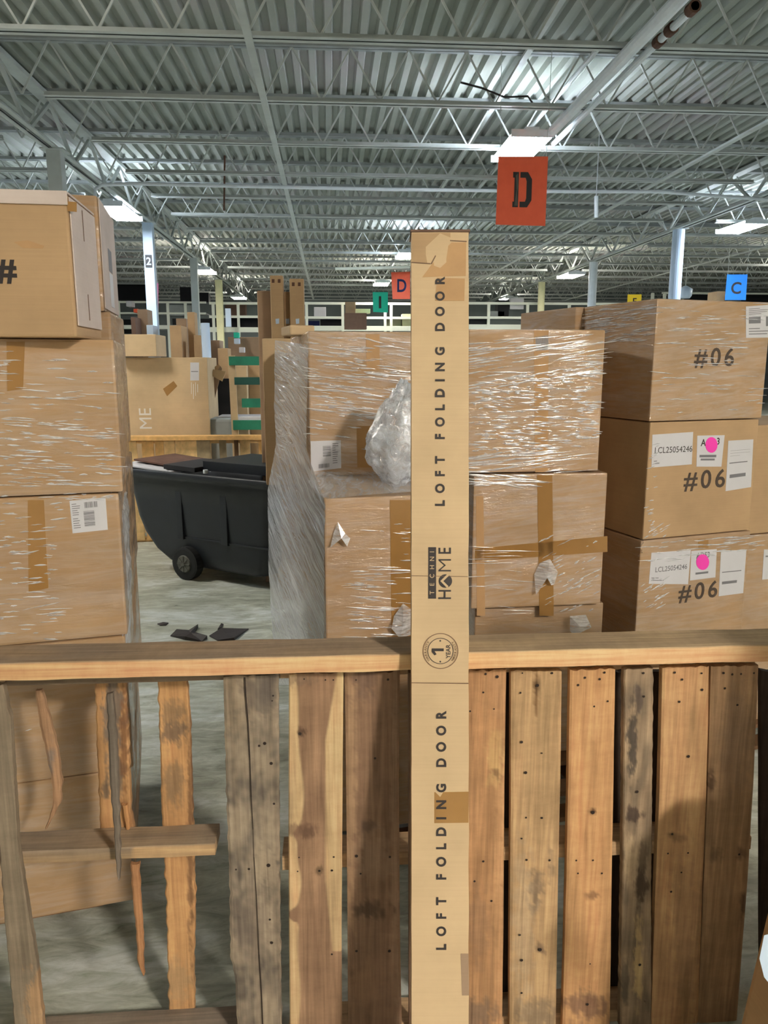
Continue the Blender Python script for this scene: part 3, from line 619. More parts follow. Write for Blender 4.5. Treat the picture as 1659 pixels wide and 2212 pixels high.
def lumber(name, X0, X1, y0, y1, z0, z1, tone, parent, holes=(), label=None, seed=0, rot=0, endtone=None):
    inv = parent_world(parent).inverted() if parent else Matrix(); nx = max(2, int((X1 - X0) / .012)); b = MB(); cl = []
    ring = [(y0, z0), (y0, z1 - .004), (y0 + .003, z1), (y0 + .25 * (y1 - y0), z1), (y0 + .5 * (y1 - y0), z1), (y0 + .75 * (y1 - y0), z1), (y1, z1), (y1, z0)]
    vs = []
    for i in range(nx + 1):
        X = X0 + (X1 - X0) * i / nx
        for k, (y, z) in enumerate(ring):
            j = .0016 * nz(X * 8, k * 1.7, seed); vs.append(inv @ Vector((X, y + math.sin(rot) * (X - X0) + j, z + j))); cl.append(tone(X, k))
    n = len(ring); fs = [(i * n + k, i * n + (k + 1) % n, (i + 1) * n + (k + 1) % n, (i + 1) * n + k) for i in range(nx) for k in range(n)]
    fs += [tuple(range(n)), tuple(range(nx * n, nx * n + n))]
    b.add(vs, fs)
    for (c, r_) in holes:
        c = inv @ c; b.add([(c.x + r_ * math.cos(k * .785), c.y, c.z + r_ * math.sin(k * .785)) for k in range(8)], [tuple(range(8))], 1)
    me = bpy.data.meshes.new(name); me.from_pydata(b.v, [], b.f)
    for p, mi in zip(me.polygons, b.mi): p.material_index = mi
    at = me.color_attributes.new('tint', 'FLOAT_COLOR', 'POINT')
    for k in range(len(b.v)): at.data[k].color = (cl[k] if k < len(cl) else BRWN) + (1,)
    bm = bmesh.new(); bm.from_mesh(me); bmesh.ops.recalc_face_normals(bm, faces=bm.faces); bm.to_mesh(me); bm.free()
    o = link(name, me, [M['wood_h'], M['hole']]); o.parent = parent
    if label: o['label'] = label
    return o
def xat(px, Y=YP, py=1450): return P(px, py, Y).x
def tg(X, k): return lerp3((.27, .22, .17), (.36, .27, .18), .5 + nz(X * 3, k)) if k != 0 else (.4, .28, .16)
BR = parent_world(fl)
lumber('stringer', xat(0), xat(611), YP + .022, YP + .11, zb - .045, zb - .006, lambda X, k: (.22, .17, .12), fl, seed=1)
zc = P(380, 1850, YP).z
lumber('stringer', xat(-20, py=1850), xat(462, py=1850), YP + .022, YP + .112, zc - .016, zc + .016, lambda X, k: (.52, .36, .2) if (k in (0, 1) and X > xat(283, py=1850)) else tg(X, k), fl, seed=2, label='grey middle rail with a broken right end')
lumber('stringer', xat(60, py=2200), xat(600, py=2200), YP + .022, YP + .115, 0, .036, lambda X, k: (.24, .2, .16), fl, seed=3)
# right pallet
fr = empty('wooden_pallet', (P(1130, 2212, YP).x, YP, 0)); tag(fr, 'wooden pallet on the right with eight close upright boards', 'pallet', 'pallets standing on edge as a fence')
def sap(s, t_, x, y):                    # heartwood with pale sapwood on both edges
    lx = 640 + 3 * math.sin(y * .03) + (14 * math.exp(-((y - 1700) / 120) ** 2) - 12 * math.exp(-((y - 1800) / 14) ** 2) + 8 * math.exp(-((y - 1900) / 40) ** 2) - 22 * math.exp(-((y - 1975) / 14) ** 2)) + (6 if y > 1990 else 0)
    rx = 703 if 1600 < y < 1900 else (703 + (y - 1900) * .1 if y >= 1900 else 703 + (1600 - y) * .17)
    if y > 2055: rx = 760
    d = min(abs(x - lx), abs(x - rx)); hw = lerp3((.36, .23, .145), (.25, .155, .1), .5 + nz(x * .02, y * .008))
    pale = lerp3((.66, .49, .28), (.52, .38, .22), .4 + nz(x * .05, y * .01, 5)); return lerp3(hw, pale, max((lx - x) / 5 + .5, (x - rx) / 5 + .5))
def pine(a, b):
    def f(s, t_, x, y):
        w = x + 10 * nz(0, y * .01, a[0] * 50); v = .5 + .5 * math.sin(w * .34 + 2.2 * nz(x * .012, y * .004, b[1] * 40)); return lerp3(a, b, v * .5 + .2 * nz(x * .2, y * .01))
    return f
def nails(*p): return [(1000 + x * .3972, 1340 + y * .3972, r_) for x, y, r_ in p]
plank('deck_board', [(624, 1457), (623, 1800), (624, 2000), (626, 2214)], [(742, 1453), (740, 1700), (738, 2000), (739, 2214)], YP, .02,
      tones(sap, (650, 1584, 14, 12, (.1, .06, .04), .9), (662, 1795, 18, 16, (.10, .06, .04), .9), (650, 1795, 45, 18, (.2, .12, .08), .7), (690, 1880, 10, 12, (.15, .1, .06), .8), (650, 1470, 40, 14, (.2, .14, .1), .6)), fr,
      holes=[(648, 1584, 4), (721, 1850, 2.5), (717, 1879, 3), (646, 1851, 2), (690, 1880, 3), (643, 1881, 2), (717, 2060, 2.5), (657, 1466, 2), (703, 1468, 2), (720, 1468, 2)], seed=11, label='brown heartwood board with wavy pale sapwood edges', cols=44, rows=260)
plank('deck_board', [(745, 1453), (748, 1700), (751, 2000), (752, 2214)], [(864, 1450), (862, 1700), (864, 2000), (868, 2214)], YP, .02,
      tones(pine((.27, .17, .11), (.21, .13, .085)), (756, 1650, 16, 400, (.42, .28, .17), .6), (855, 1800, 12, 500, (.36, .25, .17), .55), (800, 1965, 45, 22, (.09, .06, .045), .8), (795, 1785, 20, 14, (.12, .08, .06), .7), (810, 1850, 50, 60, (.33, .23, .16), .5), (785, 1470, 30, 50, (.15, .1, .08), .6), (790, 2130, 40, 60, (.33, .2, .12), .5)), fr,
      holes=[(770, 1848, 4), (779, 1886, 2.5), (842, 1850, 3), (770, 2053, 3.5), (841, 2053, 4), (810, 1637, 3), (838, 1467, 3), (769, 1468, 2)], seed=12, label='dark brown board second from the left')
plank('deck_board', [(883, 1452), (884, 2214)], [(900, 1450), (903, 2214)], YP, .02, tones((.24, .15, .1)), fr, seed=13, cols=4, label='thin brown board edge beside the tall box')
plank('deck_board', [(985, 1450), (982, 2214)], [(1094, 1448), (1090, 1700), (1088, 2000), (1085, 2214)], YP, .02,
      tones(pine((.46, .27, .14), (.40, .22, .115)), (1070, 1640, 22, 70, (.60, .42, .2), .8), (1073, 1670, 10, 14, (.16, .09, .05), .7), (1075, 1500, 20, 60, (.42, .25, .14), .5), (1078, 1900, 14, 300, (.56, .34, .18), .6), (1030, 2190, 50, 40, (.2, .14, .1), .8), (1035, 2000, 30, 100, (.34, .21, .13), .5)), fr,
      holes=nails((110, 390, 2.5), (168, 480, 2), (38, 492, 2.5), (110, 1308, 3), (62, 1416, 3), (154, 1523, 3), (122, 290, 3), (185, 305, 4)), seed=14, label='orange brown board right beside the tall box')
plank('deck_board', [(1104, 1449), (1104, 1700), (1102, 2000), (1101, 2214)], [(1214, 1450), (1211, 1700), (1206, 1900), (1201, 2214)], YP, .02,
      tones(pine((.52, .36, .2), (.44, .30, .17)), (1155, 1925, 20, 50, (.17, .13, .1), .7), (1190, 1870, 8, 40, (.22, .16, .11), .6), (1168, 2050, 12, 16, (.12, .08, .06), .7), (1160, 2190, 60, 40, (.25, .19, .13), .8), (1130, 2000, 26, 200, (.48, .38, .26), .5), (1158, 1500, 6, 60, (.2, .11, .05), .8), (1160, 1480, 10, 20, (.1, .06, .03), .7)), fr,
      holes=nails((312, 392, 2.5), (318, 660, 3.5), (340, 826, 4), (342, 1070, 2.5), (428, 1072, 3), (318, 1184, 2.5), (345, 1300, 3), (470, 1302, 3), (483, 285, 3), (322, 285, 2), (418, 1788, 5), (318, 1845, 4), (308, 1708, 3), (318, 2023, 3), (404, 352, 4), (428, 720, 2)), seed=15, label='pale tan board with a short split near its top')
plank('deck_board', [(1232, 1447), (1228, 1700), (1224, 1900), (1216, 2214)], [(1330, 1444), (1326, 1700), (1322, 1900), (1318, 2214)], YP - .004, .02,
      tones(pine((.60, .36, .18), (.52, .30, .145)), (1282, 1753, 8, 8, (.12, .06, .03), .9), (1283, 1935, 18, 10, (.28, .15, .08), .8), (1268, 2172, 60, 36, (.24, .14, .09), .9), (1285, 1560, 18, 60, (.66, .42, .22), .4)), fr,
      holes=nails((705, 1042, 5), (625, 350, 3), (662, 310, 3), (768, 282, 3), (742, 318, 3), (615, 1303, 2.5), (706, 1302, 2.5), (624, 1373, 2.5), (754, 1373, 2.5), (690, 1865, 2), (712, 466, 2.5), (786, 438, 2.5), (675, 2085, 4)), seed=16, label='bright orange pine board with a round knot')
plank('deck_board', [(1349, 1446), (1347, 1700), (1345, 1900), (1340, 2214)], [(1412, 1444), (1410, 1700), (1408, 1900), (1408, 2214)], YP, .02,
      tones(lambda s, t_, x, y: lerp3((.40, .30, .20), (.22, .17, .12), .5 + 1.3 * nz(x * .05, y * .015, 4)), (1365, 1600, 12, 90, (.08, .07, .06), .9), (1378, 1510, 10, 40, (.1, .08, .07), .8), (1368, 1760, 22, 20, (.07, .05, .04), .9), (1385, 1910, 16, 50, (.08, .055, .04), .9), (1388, 1850, 12, 50, (.14, .1, .07), .7), (1378, 2080, 12, 110, (.6, .44, .22), .7), (1360, 1850, 14, 60, (.5, .38, .24), .6), (1350, 2120, 10, 70, (.12, .1, .08), .7)), fr,
      holes=nails((982, 412, 3), (980, 285, 3), (960, 1870, 4), (945, 930, 4)), seed=17, rough=.3, label='narrow stained board with black weathering', cols=26, rows=240)
for (yy) in (1746, 1754, 1761, 1768):
    pass
plank('deck_board', [(1432, 1443), (1426, 1700), (1418, 1900), (1407, 2214)], [(1533, 1440), (1527, 1700), (1519, 1900), (1508, 2214)], YP, .02,
      tones(pine((.60, .38, .2), (.50, .30, .155)), (1450, 1802, 8, 7, (.12, .07, .04), .8), (1470, 1810, 22, 10, (.3, .18, .1), .6), (1480, 2000, 40, 200, (.36, .23, .14), .4)), fr,
      holes=nails((1175, 441, 3), (1224, 738, 4), (1136, 1160, 3), (1113, 1265, 2.5), (1222, 1262, 2.5), (1298, 376, 3.5), (1296, 286, 2.5), (1150, 282, 3), (1190, 320, 3), (1130, 1473, 3), (1186, 1368, 2.5)), seed=18, label='bright pine board second from the right end')
plank('deck_board', [(1537, 1440), (1530, 1700), (1522, 1900), (1508, 2214)], [(1640, 1438), (1628, 1700), (1616, 1900), (1592, 2214)], YP, .02,
      tones(pine((.44, .29, .17), (.35, .22, .13)), (1535, 1690, 12, 24, (.1, .06, .04), .8), (1545, 1845, 14, 20, (.18, .12, .08), .7), (1600, 1845, 14, 18, (.16, .1, .07), .7), (1606, 1955, 10, 30, (.12, .08, .06), .7), (1590, 1600, 40, 150, (.3, .21, .15), .4)), fr,
      holes=nails((1415, 285, 3), (1462, 292, 3), (1510, 290, 2.5), (1580, 285, 2.5), (1422, 368, 3), (1490, 458, 3), (1500, 1270, 3)), seed=19, label='darker pine board at the right end')
for (z0, z1, xa, xb, s) in [(zb - .045, zb - .006, 604, 1640, 4), (P(1200, 1850, YP).z - .02, P(1200, 1850, YP).z + .018, 608, 1630, 5), (0, .036, 612, 1600, 6)]:
    lumber('stringer', xat(xa, py=1450 if z1 > 1 else 1850), xat(xb, py=1450 if z1 > 1 else 1850), YP + .022, YP + .11, z0, z1, lambda X, k: (.42, .29, .17), fr, seed=s)
# long board laid along the top
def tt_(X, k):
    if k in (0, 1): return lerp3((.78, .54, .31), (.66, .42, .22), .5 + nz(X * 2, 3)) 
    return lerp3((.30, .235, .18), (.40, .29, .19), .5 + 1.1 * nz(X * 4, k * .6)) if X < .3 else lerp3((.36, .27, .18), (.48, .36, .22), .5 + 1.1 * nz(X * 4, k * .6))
tb = lumber('top_board', -1.2, 1.55, YP - .05, YP + .07, zb, zb + .042, tt_, None, holes=[(Vector((P(747, 1436, YP - .05).x, YP - .0525, zb + .02)), .004)], seed=9, rot=R(-.3))
tag(tb, 'long rough board laid flat along the tops of both front pallets', 'wooden board')

for (xa, xb) in [(1070, 1128), (1312, 1362), (1400, 1448), (1646, 1720)]:  # near-black slats added behind the gaps and right end to imitate shade
    gap_shade = plank('gap_shade_board', [(xa, 1452), (xa, 2214)], [(xb, 1450), (xb, 2214)], YP + .113, .018, tones((.055, .042, .034)), fr, seed=xa, cols=4, rows=30)
# rear fence
def rear_fence(xs, label, D=8.0):
    r = empty('wooden_pallet', (P(xs[0][0], 950, D).x, D, 0)); inv = parent_world(r).inverted()
    for i, (x0, x1, mt, ln) in enumerate(xs):
        A, B = P(x0, 945, D), P(x1, 945, D); m = MB(); m.box(0, B.x - A.x, 0, .02, .02, 1.07)
        q = m.build('deck_board', M[mt], r, bevel=.002); q.location = inv @ Vector((A.x, D, 0)); q.rotation_euler = (0, ln, 0)
    A, B = P(xs[0][0], 945, D), P(xs[-1][1], 945, D)
    for z in (0, .52, 1.03):
        m = MB(); m.box(A.x, B.x, D + .022, D + .11, z, z + .04); q = m.build('stringer', M['w_tan'], r); q.location = inv @ Vector((0, 0, 0))
    return tag(r, label, 'pallet', 'pallets of the rear fence')
for k, c in (('w_tan', (232, 194, 136)), ('w_grey', (170, 150, 118)), ('w_or', (226, 178, 112)), ('w_dk', (120, 88, 60))): M[k] = plain(k + ' wood', srgb(*c), .75, var=.2, scale=14)
rear_fence([(214, 236, 'w_tan', 0), (240, 272, 'w_tan', 0), (279, 300, 'w_tan', -.03), (305, 330, 'w_or', 0), (334, 352, 'w_or', 0), (354, 376, 'w_tan', 0)], 'tan pallet standing behind the black cart at its left end')
rear_fence([(378, 391, 'w_tan', 0), (391, 424, 'w_tan', 0), (428, 457, 'w_grey', -.02), (477, 492, 'w_grey', -.02), (505, 514, 'w_dk', 0), (518, 539, 'w_tan', 0), (558, 580, 'w_or', 0), (590, 612, 'w_or', 0)], 'pallet with grey and tan boards behind the right part of the black cart')
A, B = P(200, 943, 7.95), P(640, 943, 7.95); m = MB(); m.box(A.x, B.x, 7.93, 8.06, 1.07, 1.115); tag(m.build('top_board', M['w_or'], bevel=.003), 'long orange board along the top of the rear pallets', 'wooden board')

# ------------------------------------------------------------------ black cart
A, B = PZ(262, 1010, .93), PZ(575, 1040, .93); ang = math.atan2(B.y - A.y, B.x - A.x)
cart = empty('tilt_truck', (A.x, A.y, 0), ang); tag(cart, 'large black plastic tilt cart with a wheel, parked behind the wrapped boxes', 'cart')
secs = [(.10, .50, 1.50, .10), (.13, .40, 1.56, .07), (.22, .26, 1.60, .055), (.36, .14, 1.62, .045), (.50, .08, 1.64, .035), (.66, .05, 1.66, .025), (.86, .03, 1.68, .012), (.862, .0, 1.72, -.03), (.93, -.02, 1.74, -.04), (.94, .0, 1.72, -.03), (.93, .03, 1.69, .0), (.80, .08, 1.66, .03), (.3, .34, 1.58, .09)]
def rr_ring(x0, x1, y0, y1, z, rad, n=6):
    out = []
    for cx, cy, a0 in ((x1 - rad, y1 - rad, 0), (x0 + rad, y1 - rad, 90), (x0 + rad, y0 + rad, 180), (x1 - rad, y0 + rad, 270)):
        for k in range(n + 1): a = R(a0 + 90 * k / n); out.append((cx + rad * math.cos(a), cy + rad * math.sin(a), z))
    return out
b = MB(); rings = [rr_ring(x0, x1, y_, .8 - y_, z, .12 if z < .85 else .1) for (z, x0, x1, y_) in secs]; n = len(rings[0]); fs = []
for i in range(len(rings) - 1):
    for k in range(n): fs.append((i * n + k, i * n + (k + 1) % n, (i + 1) * n + (k + 1) % n, (i + 1) * n + k))
fs.append(tuple(range(n))); fs.append(tuple(range((len(rings) - 1) * n, len(rings) * n)))
b.add([v for g in rings for v in g], fs); b.build('body', M['black'], cart, smooth=True)
m = MB()
for xx in (.62, 1.12): m.box(xx, xx + .07, .018, .06, .35, .78)
m.box(.6, 1.6, .034, .06, .36, .375); m.build('moulded_rib', M['black'], cart, bevel=.004)
m = MB(); m.box(.28, .50, -.0, .02, .18, .42); 
for wy in (.02, .70):
    w_ = empty('wheel', (0, 0, 0)); w_.parent = cart; w_.location = (.72, wy, .145)
    b = MB(); b.tube([(0, -.035, 0), (0, -.03, 0), (0, .05, 0), (0, .06, 0)], [.125, .145, .145, .125], 28); b.build('tyre', M['rubber'], w_, smooth=False)
    b = MB(); b.tube([(0, -.045, 0), (0, -.03, 0)], [.07, .08], 24); b.tube([(0, -.055, 0), (0, -.04, 0)], .018, 12)
    for k in range(8): b.bar((.02 * math.cos(k * .785), -.047, .02 * math.sin(k * .785)), (.07 * math.cos(k * .785), -.047, .07 * math.sin(k * .785)), .008)
    b.build('hub', M['hub'], w_)
m = MB(); m.tube([(.5, .35, .12), (.5, .35, .0)], .02, 8); m.tube([(1.35, .4, .12), (1.35, .4, .03)], .03, 8); m.build('caster_stem', M['rubber'], cart)
m = MB(); m.box(.98, 1.74, -.03, .0, .94, 1.0); 
CM = parent_world(cart)
def cartbox(name, label, cat, x0, x1, y0, y1, z0, z1, mat, ry=0, rz=0):
    m = MB(); m.box(0, x1 - x0, 0, y1 - y0, 0, z1 - z0); o = m.build(name, M[mat], mw=CM @ Matrix.Translation((x0, y0, z0)) @ Matrix.Rotation(ry, 4, 'Y') @ Matrix.Rotation(rz, 4, 'Z'), bevel=.003); return tag(o, label, cat)
cartbox('white_panel', 'white panel lying over the left end of the black cart', 'panel', .0, .62, -.02, .45, .955, .97, 'paper', .05)
cartbox('brown_panel', 'dark brown panel resting on the white panel in the cart', 'panel', .05, .66, .1, .6, .985, 1.0, 'rust', .06)
cartbox('black_tray', 'black tray lying on the cart rim beside the panels', 'tray', .50, .86, .02, .5, .95, .99, 'dark', .02)
cartbox('black_cover_sheet', 'black cover sheet laid over the right half of the cart', 'lid', .86, 1.7, .12, .75, .95, 1.03, 'black', 0)
m = MB(); m.tube([(0, 0, 0), (0, 0, .03)], .02, 10); tag(m.build('shiny_knob', M['white_steel'], mw=CM @ Matrix.Translation((.98, .02, .945))), 'tiny shiny metal knob on the cart rim', 'knob')
# scraps on the floor
def scrap(label, pts, lift):
    W = [PZ(x, y, .003) for x, y in pts]; c = sum(W, Vector()) / len(W); n = len(W); tilt = lift
    top = [p + Vector((0, 0, .004 + tilt * (i % 2))) for i, p in enumerate(W)]
    b = MB(); b.add([p - Vector((0, 0, .002)) for p in W] + top + [c + Vector((0, 0, .006 + tilt / 2))], [tuple(range(n))] + [(i, (i + 1) % n, n + (i + 1) % n, n + i) for i in range(n)] + [(n + i, n + (i + 1) % n, 2 * n) for i in range(n)])
    return tag(b.build('black_scrap', M['ink']), label, 'scrap', 'black scraps on the concrete')
scrap('torn black scrap on the concrete, left of the pair', [(368, 1374), (382, 1366), (408, 1362), (428, 1355), (420, 1366), (448, 1380), (436, 1386), (400, 1382)], .02)
scrap('diamond shaped black scrap on the concrete, right of the pair', [(452, 1374), (478, 1362), (537, 1359), (506, 1383), (470, 1384)], .015)
scrap('tiny black crumb above the torn scrap', [(470, 1360), (478, 1350), (483, 1349), (478, 1358)], .01)
scrap('tiny dark flake on the concrete left of the scraps', [(340, 1348), (352, 1346), (364, 1346), (358, 1351), (346, 1351)], .004)

# ------------------------------------------------------------------ left stack
GL = 'boxes of the left stack'
def stack_from(yfun, *a): pass
LR = 12; LD = 2.22; xr = [250, 256, 262, 268]
LZ = [(1.905, 1.478), (1.475, 1.048), (1.045, .618), (.615, .16)]
lbs = ['topmost wrapped box of the left stack, right under the loose box marked with a hash', 'wrapped box with a barcode label in its middle, left stack', 'wrapped box with crossed brown tape just above the top board, left stack', 'lowest box of the left stack seen through the broken pallet']
left = []
for (zt, zb_), x_, lb in zip(LZ, [246, 256, 265, 274], lbs):
    # front right corner fixed, box runs left out of the frame
    a = R(LR); Cr = P(x_, 1106, LD); Cr = P(x_, {1.905: 745, 1.475: 1065, 1.045: 1300, .615: 1700}[zt], LD); w = .62
    C0 = Vector((Cr.x - w * math.cos(a), Cr.y - w * math.sin(a), zb_)); b = MB(); b.box(0, w, 0, .55, 0, zt - zb_)
    o = b.build('cardboard_box', M['card_wrap'], mw=Matrix.Translation(C0) @ Matrix.Rotation(a, 4, 'Z'), bevel=.008); o['_w'] = w; o['_d'] = .55; o['_h'] = zt - zb_
    tag(o, lb, 'box', GL); left.append(o)
    if zt > 1.9: continue
    o2 = copy_tree(o); o2.matrix_basis = Matrix.Translation(Vector((math.sin(a) * -.56, math.cos(a) * .56, 0))) @ o.matrix_basis
    o2['label'] = 'box in the back row of the left stack, %s layer' % ['top', 'second', 'third', 'bottom'][len(left) - 1]
q = [(150, 1082), (228, 1075), (233, 1144), (157, 1152)]
lab(left[1], 'F', q, barcode(.4, .78, .08, .26, 14) + barcode(.36, .66, .36, .85, 14, False) + lines(.05, .3, .1, .5, 6) + lines(.05, .3, .55, .9, 5, 3), 'white barcode label')
patch(left[1], 'F', [(60, 1080), (95, 1080), (105, 1270), (62, 1280)], 'tape', 'packing_tape')
patch(left[2], 'F', [(-20, 1262), (255, 1205), (257, 1236), (-20, 1284)] if 0 else [(-20, 1246), (256, 1232), (258, 1262), (-20, 1282)], 'tape', 'packing_tape')
patch(left[2], 'F', [(72, 1282), (106, 1276), (112, 1380), (75, 1380)], 'tape', 'packing_tape')
patch(left[0], 'F', [(14, 738), (54, 738), (50, 840), (16, 845)], 'tape', 'packing_tape')
patch(left[3], 'F', [(20, 1716), (28, 1716), (30, 1765), (20, 1765)], 'paper', 'paper_label')
# loose top box with hash
a = R(4); Cr = P(167, 733, 2.12); w = .62; b = MB(); b.box(0, w, 0, .3, 0, .355)
o = b.build('cardboard_box', M['card'], mw=Matrix.Translation((Cr.x - w * math.cos(a), Cr.y - w * math.sin(a), 1.907)) @ Matrix.Rotation(a, 4, 'Z') , bevel=.007); o['_w'] = w; o['_d'] = .3; o['_h'] = .355
tag(o, 'loose brown box with a stencilled hash mark on top of the left stack', 'box', GL)
face_text(o, 'F', '#', 14, 587, 52, 'ink', 1.0, .03)
p0, ex, ey, en = face_frame(o, 'F')
patch(o, 'F', [(145, 435), (166, 437), (166, 458), (146, 456)], 'tape', 'packing_tape')
patch(o, 'F', [(30, 523), (60, 519), (95, 531), (93, 537), (50, 536)], 'tape_clear', 'gloss_mark')
# its lid folded over the top, coloured pale as if lamp lit
inv = parent_world(o).inverted(); b = MB(); b.box(-.02, w + .002, -.004, .30, .356, .362); b.box(-.02, w + .002, -.006, -.001, .328, .362); b.build('lid_flap', M['card_lit'], o, bevel=.002)['label'] = 'edge of the lid in the lamp lit tone'
b = MB(); b.box(w + .001, w + .005, .01, .29, .03, .35); b.build('side_flap', M['card_lit'], o, bevel=.002)['label'] = 'side flap coloured pale lilac as if lamp lit'  # paler than the front to imitate lamp light on this side
m = MB(); m.box(w + .0055, w + .0062, .13, .137, .26, .34); m.box(w + .0055, w + .0062, .13, .137, .05, .12); m.build('slot_mark', M['ink_soft'], o)
# box behind it, sticking out to the right
a = R(9); Cr = P(226, 672, 3.0); w = .6; b = MB(); b.box(0, w, 0, .5, 0, .405)
o = b.build('cardboard_box', M['card_wrap'], mw=Matrix.Translation((Cr.x - w * math.cos(a), Cr.y - w * math.sin(a), Cr.z)) @ Matrix.Rotation(a, 4, 'Z'), bevel=.01); o['_w'] = w; o['_d'] = .5; o['_h'] = .405
tag(o, 'box with a side coloured as lamp lit and a strip label behind the hash box', 'box', GL)
b = MB(); b.box(w + .001, w + .004, .01, .49, .01, .4); sf = b.build('lit_side_panel', M['card_lit'], o, bevel=.001); sf['label'] = 'side coloured pale lilac as if lamp lit'  # thin panel carrying the lamp lit tone of this side
m = MB(); m.box(w + .0045, w + .0055, .2, .31, .03, .16); m.build('paper_label', M['paper'], o); m = MB(); m.box(w + .0045, w + .0055, .2, .31, .165, .25); m.build('paper_label', M['ink_grey'], o)['label'] = 'grey label above the white one'
zt2 = Cr.z
a = R(9); Cr2 = P(240, 700, 3.03); b = MB(); b.box(0, .6, 0, .5, 0, zt2 - 1.5); o = b.build('cardboard_box', M['card_wrap'], mw=Matrix.Translation((Cr2.x - .6 * math.cos(a), Cr2.y - .6 * math.sin(a), 1.5)) @ Matrix.Rotation(a, 4, 'Z'), bevel=.01)
tag(o, 'narrow edge of a wrapped box showing below the box with the lamp lit side tone', 'box', GL)
def pallet_flat(name, label, mw, w=1.1, d=1.1):
    r = empty(name, (0, 0, 0)); r.matrix_basis = mw
    for k in range(6): m = MB(); m.box(0, w, k * (d - .09) / 5, k * (d - .09) / 5 + .09, .115, .135); m.build('deck_board', M['w_dk'], r)
    for k in range(3): m = MB(); m.box(k * (w - .04) / 2, k * (w - .04) / 2 + .04, 0, d, .02, .115); m.build('stringer', M['w_dk'], r)
    for k in range(3): m = MB(); m.box(0, w, k * (d - .09) / 2, k * (d - .09) / 2 + .09, 0, .02); m.build('bottom_board', M['w_dk'], r)
    return tag(r, label, 'pallet', 'flat pallets under the box stacks')
lm = left[3].matrix_basis.copy(); lm.translation.z = 0; pallet_flat('wooden_pallet', 'flat pallet on the floor carrying the left stack', lm @ Matrix.Translation((-.6, .22, 0)), 1.1, .9)

# ------------------------------------------------------------------ middle stack
GM = 'boxes of the middle stack'
ul = carton('upper left wrapped box of the middle stack with a barcode label', 665, 1010, 715, 1028, 3.0, 7, .9, 'card_wrap_d', GM, zb=1.405)
lab(ul, 'F', [(671, 953), (736, 951), (737, 1011), (672, 1019)], barcode(.4, .66, .18, .55, 12, False, 3) + barcode(.25, .62, .78, .92, 14, True, 5) + lines(.72, .92, .1, .85, 10, 2), 'white barcode label')
patch(ul, 'F', [(790, 722), (820, 722), (820, 800), (792, 800)], 'tape_clear', 'packing_tape'); patch(ul, 'F', [(770, 920), (812, 920), (812, 1010), (772, 1010)], 'tape', 'packing_tape')
ll = carton('big lower left box of the middle stack, pushed forward', 700, 1012, 1078, 1400, 2.50, 8, .6, 'card_wrap', GM, zt=1.403, zb=.77)
patch(ll, 'F', [(842, 1080), (905, 1080), (905, 1385), (846, 1385)], 'tape', 'packing_tape')
for k, x in enumerate((720, 760, 800, 850)): pass
carton('bottom left box of the middle stack, low behind the pallet boards', 704, 1008, 1420, 1600, 2.56, 8, .6, 'card_wrap', GM, zt=.765, zb=.14)
rl = carton('rear box of the middle stack whose pale end shows beyond the film', 566, 690, 731, 1100, 4.1, 1, .4, 'card_pale', GM, zb=1.2)
carton('lower rear box of the middle stack behind the taut film', 606, 700, 1110, 1300, 3.95, 1, .4, 'card_wrap', GM, zt=1.19, zb=.6)
carton('flap of a brown box rising at the corner of the upper left box', 626, 680, 702, 728, 3.25, 14, .2, 'card_pale', GM, zb=1.955, bev=.02)
ur = carton('upper right wrapped box of the middle stack covered in shiny film', 1012, 1308, 711, 1022, 3.08, 3, .95, 'card_wrap_r', GM, zb=1.40)
patch(ur, 'F', [(1153, 714), (1185, 714), (1183, 1020), (1156, 1020)], 'tape_clear', 'packing_tape'); l = patch(ur, 'F', [(1156, 728), (1184, 724), (1185, 756), (1158, 758)], 'paper', 'paper_label', label='crinkled white sticker')
mr = carton('lower right box of the middle stack with crossed brown tape', 1024, 1313, 1024, 1320, 3.05, 3, .95, 'card_wrap_r', GM, zt=1.395, zb=.83)
patch(mr, 'F', [(1160, 1026), (1193, 1026), (1196, 1330), (1165, 1330)], 'tape', 'packing_tape'); patch(mr, 'F', [(1026, 1185), (1312, 1158), (1312, 1192), (1026, 1212)], 'tape', 'packing_tape')
patch(mr, 'F', [(1028, 1072), (1044, 1072), (1048, 1330), (1030, 1330)], 'tape_clear', 'packing_tape')
carton('bottom right box of the middle stack behind the top board', 1026, 1303, 1328, 1500, 3.08, 3, .95, 'card_wrap', GM, zt=.825, zb=.14)
pm = Matrix.Translation((-.05, 3.0, 0)) @ Matrix.Rotation(R(10), 4, 'Z'); pallet_flat('wooden_pallet', 'flat pallet under the middle stack', Matrix.Translation((-.02, 2.62, 0)) @ Matrix.Rotation(R(10), 4, 'Z'), 1.15, 1.2)
# bubble wrap
c = P(878, 925, 2.72); b = MB(); n1, n2 = 70, 50; vs = []
for i in range(n2 + 1):
    th_ = math.pi * i / n2
    for j in range(n1):
        ph = 2 * math.pi * j / n1; d = Vector((math.sin(th_) * math.cos(ph), math.sin(th_) * math.sin(ph), math.cos(th_)))
        k = 1 + .2 * noise.noise(d * 2.3 + Vector((3, 1, 0))) + .12 * abs(noise.noise(d * 6)) + .03 * noise.noise(d * 22)
        sx = .125 * (1 - .45 * d.z if d.x < 0 else 1)
        vs.append(c + Vector((d.x * sx * k, d.y * .10 * k, max(d.z, -.92) * .175 * k)))
b.add(vs, [(i * n1 + j, i * n1 + (j + 1) % n1, (i + 1) * n1 + (j + 1) % n1, (i + 1) * n1 + j) for i in range(n2) for j in range(n1)])
o = b.build('bubble_wrap_bundle', M['bubble'], smooth=True); tag(o, 'crumpled bundle of clear bubble wrap lying on the ledge of the middle stack', 'bubble wrap')
zmin = min(v.co.z for v in o.data.vertices)
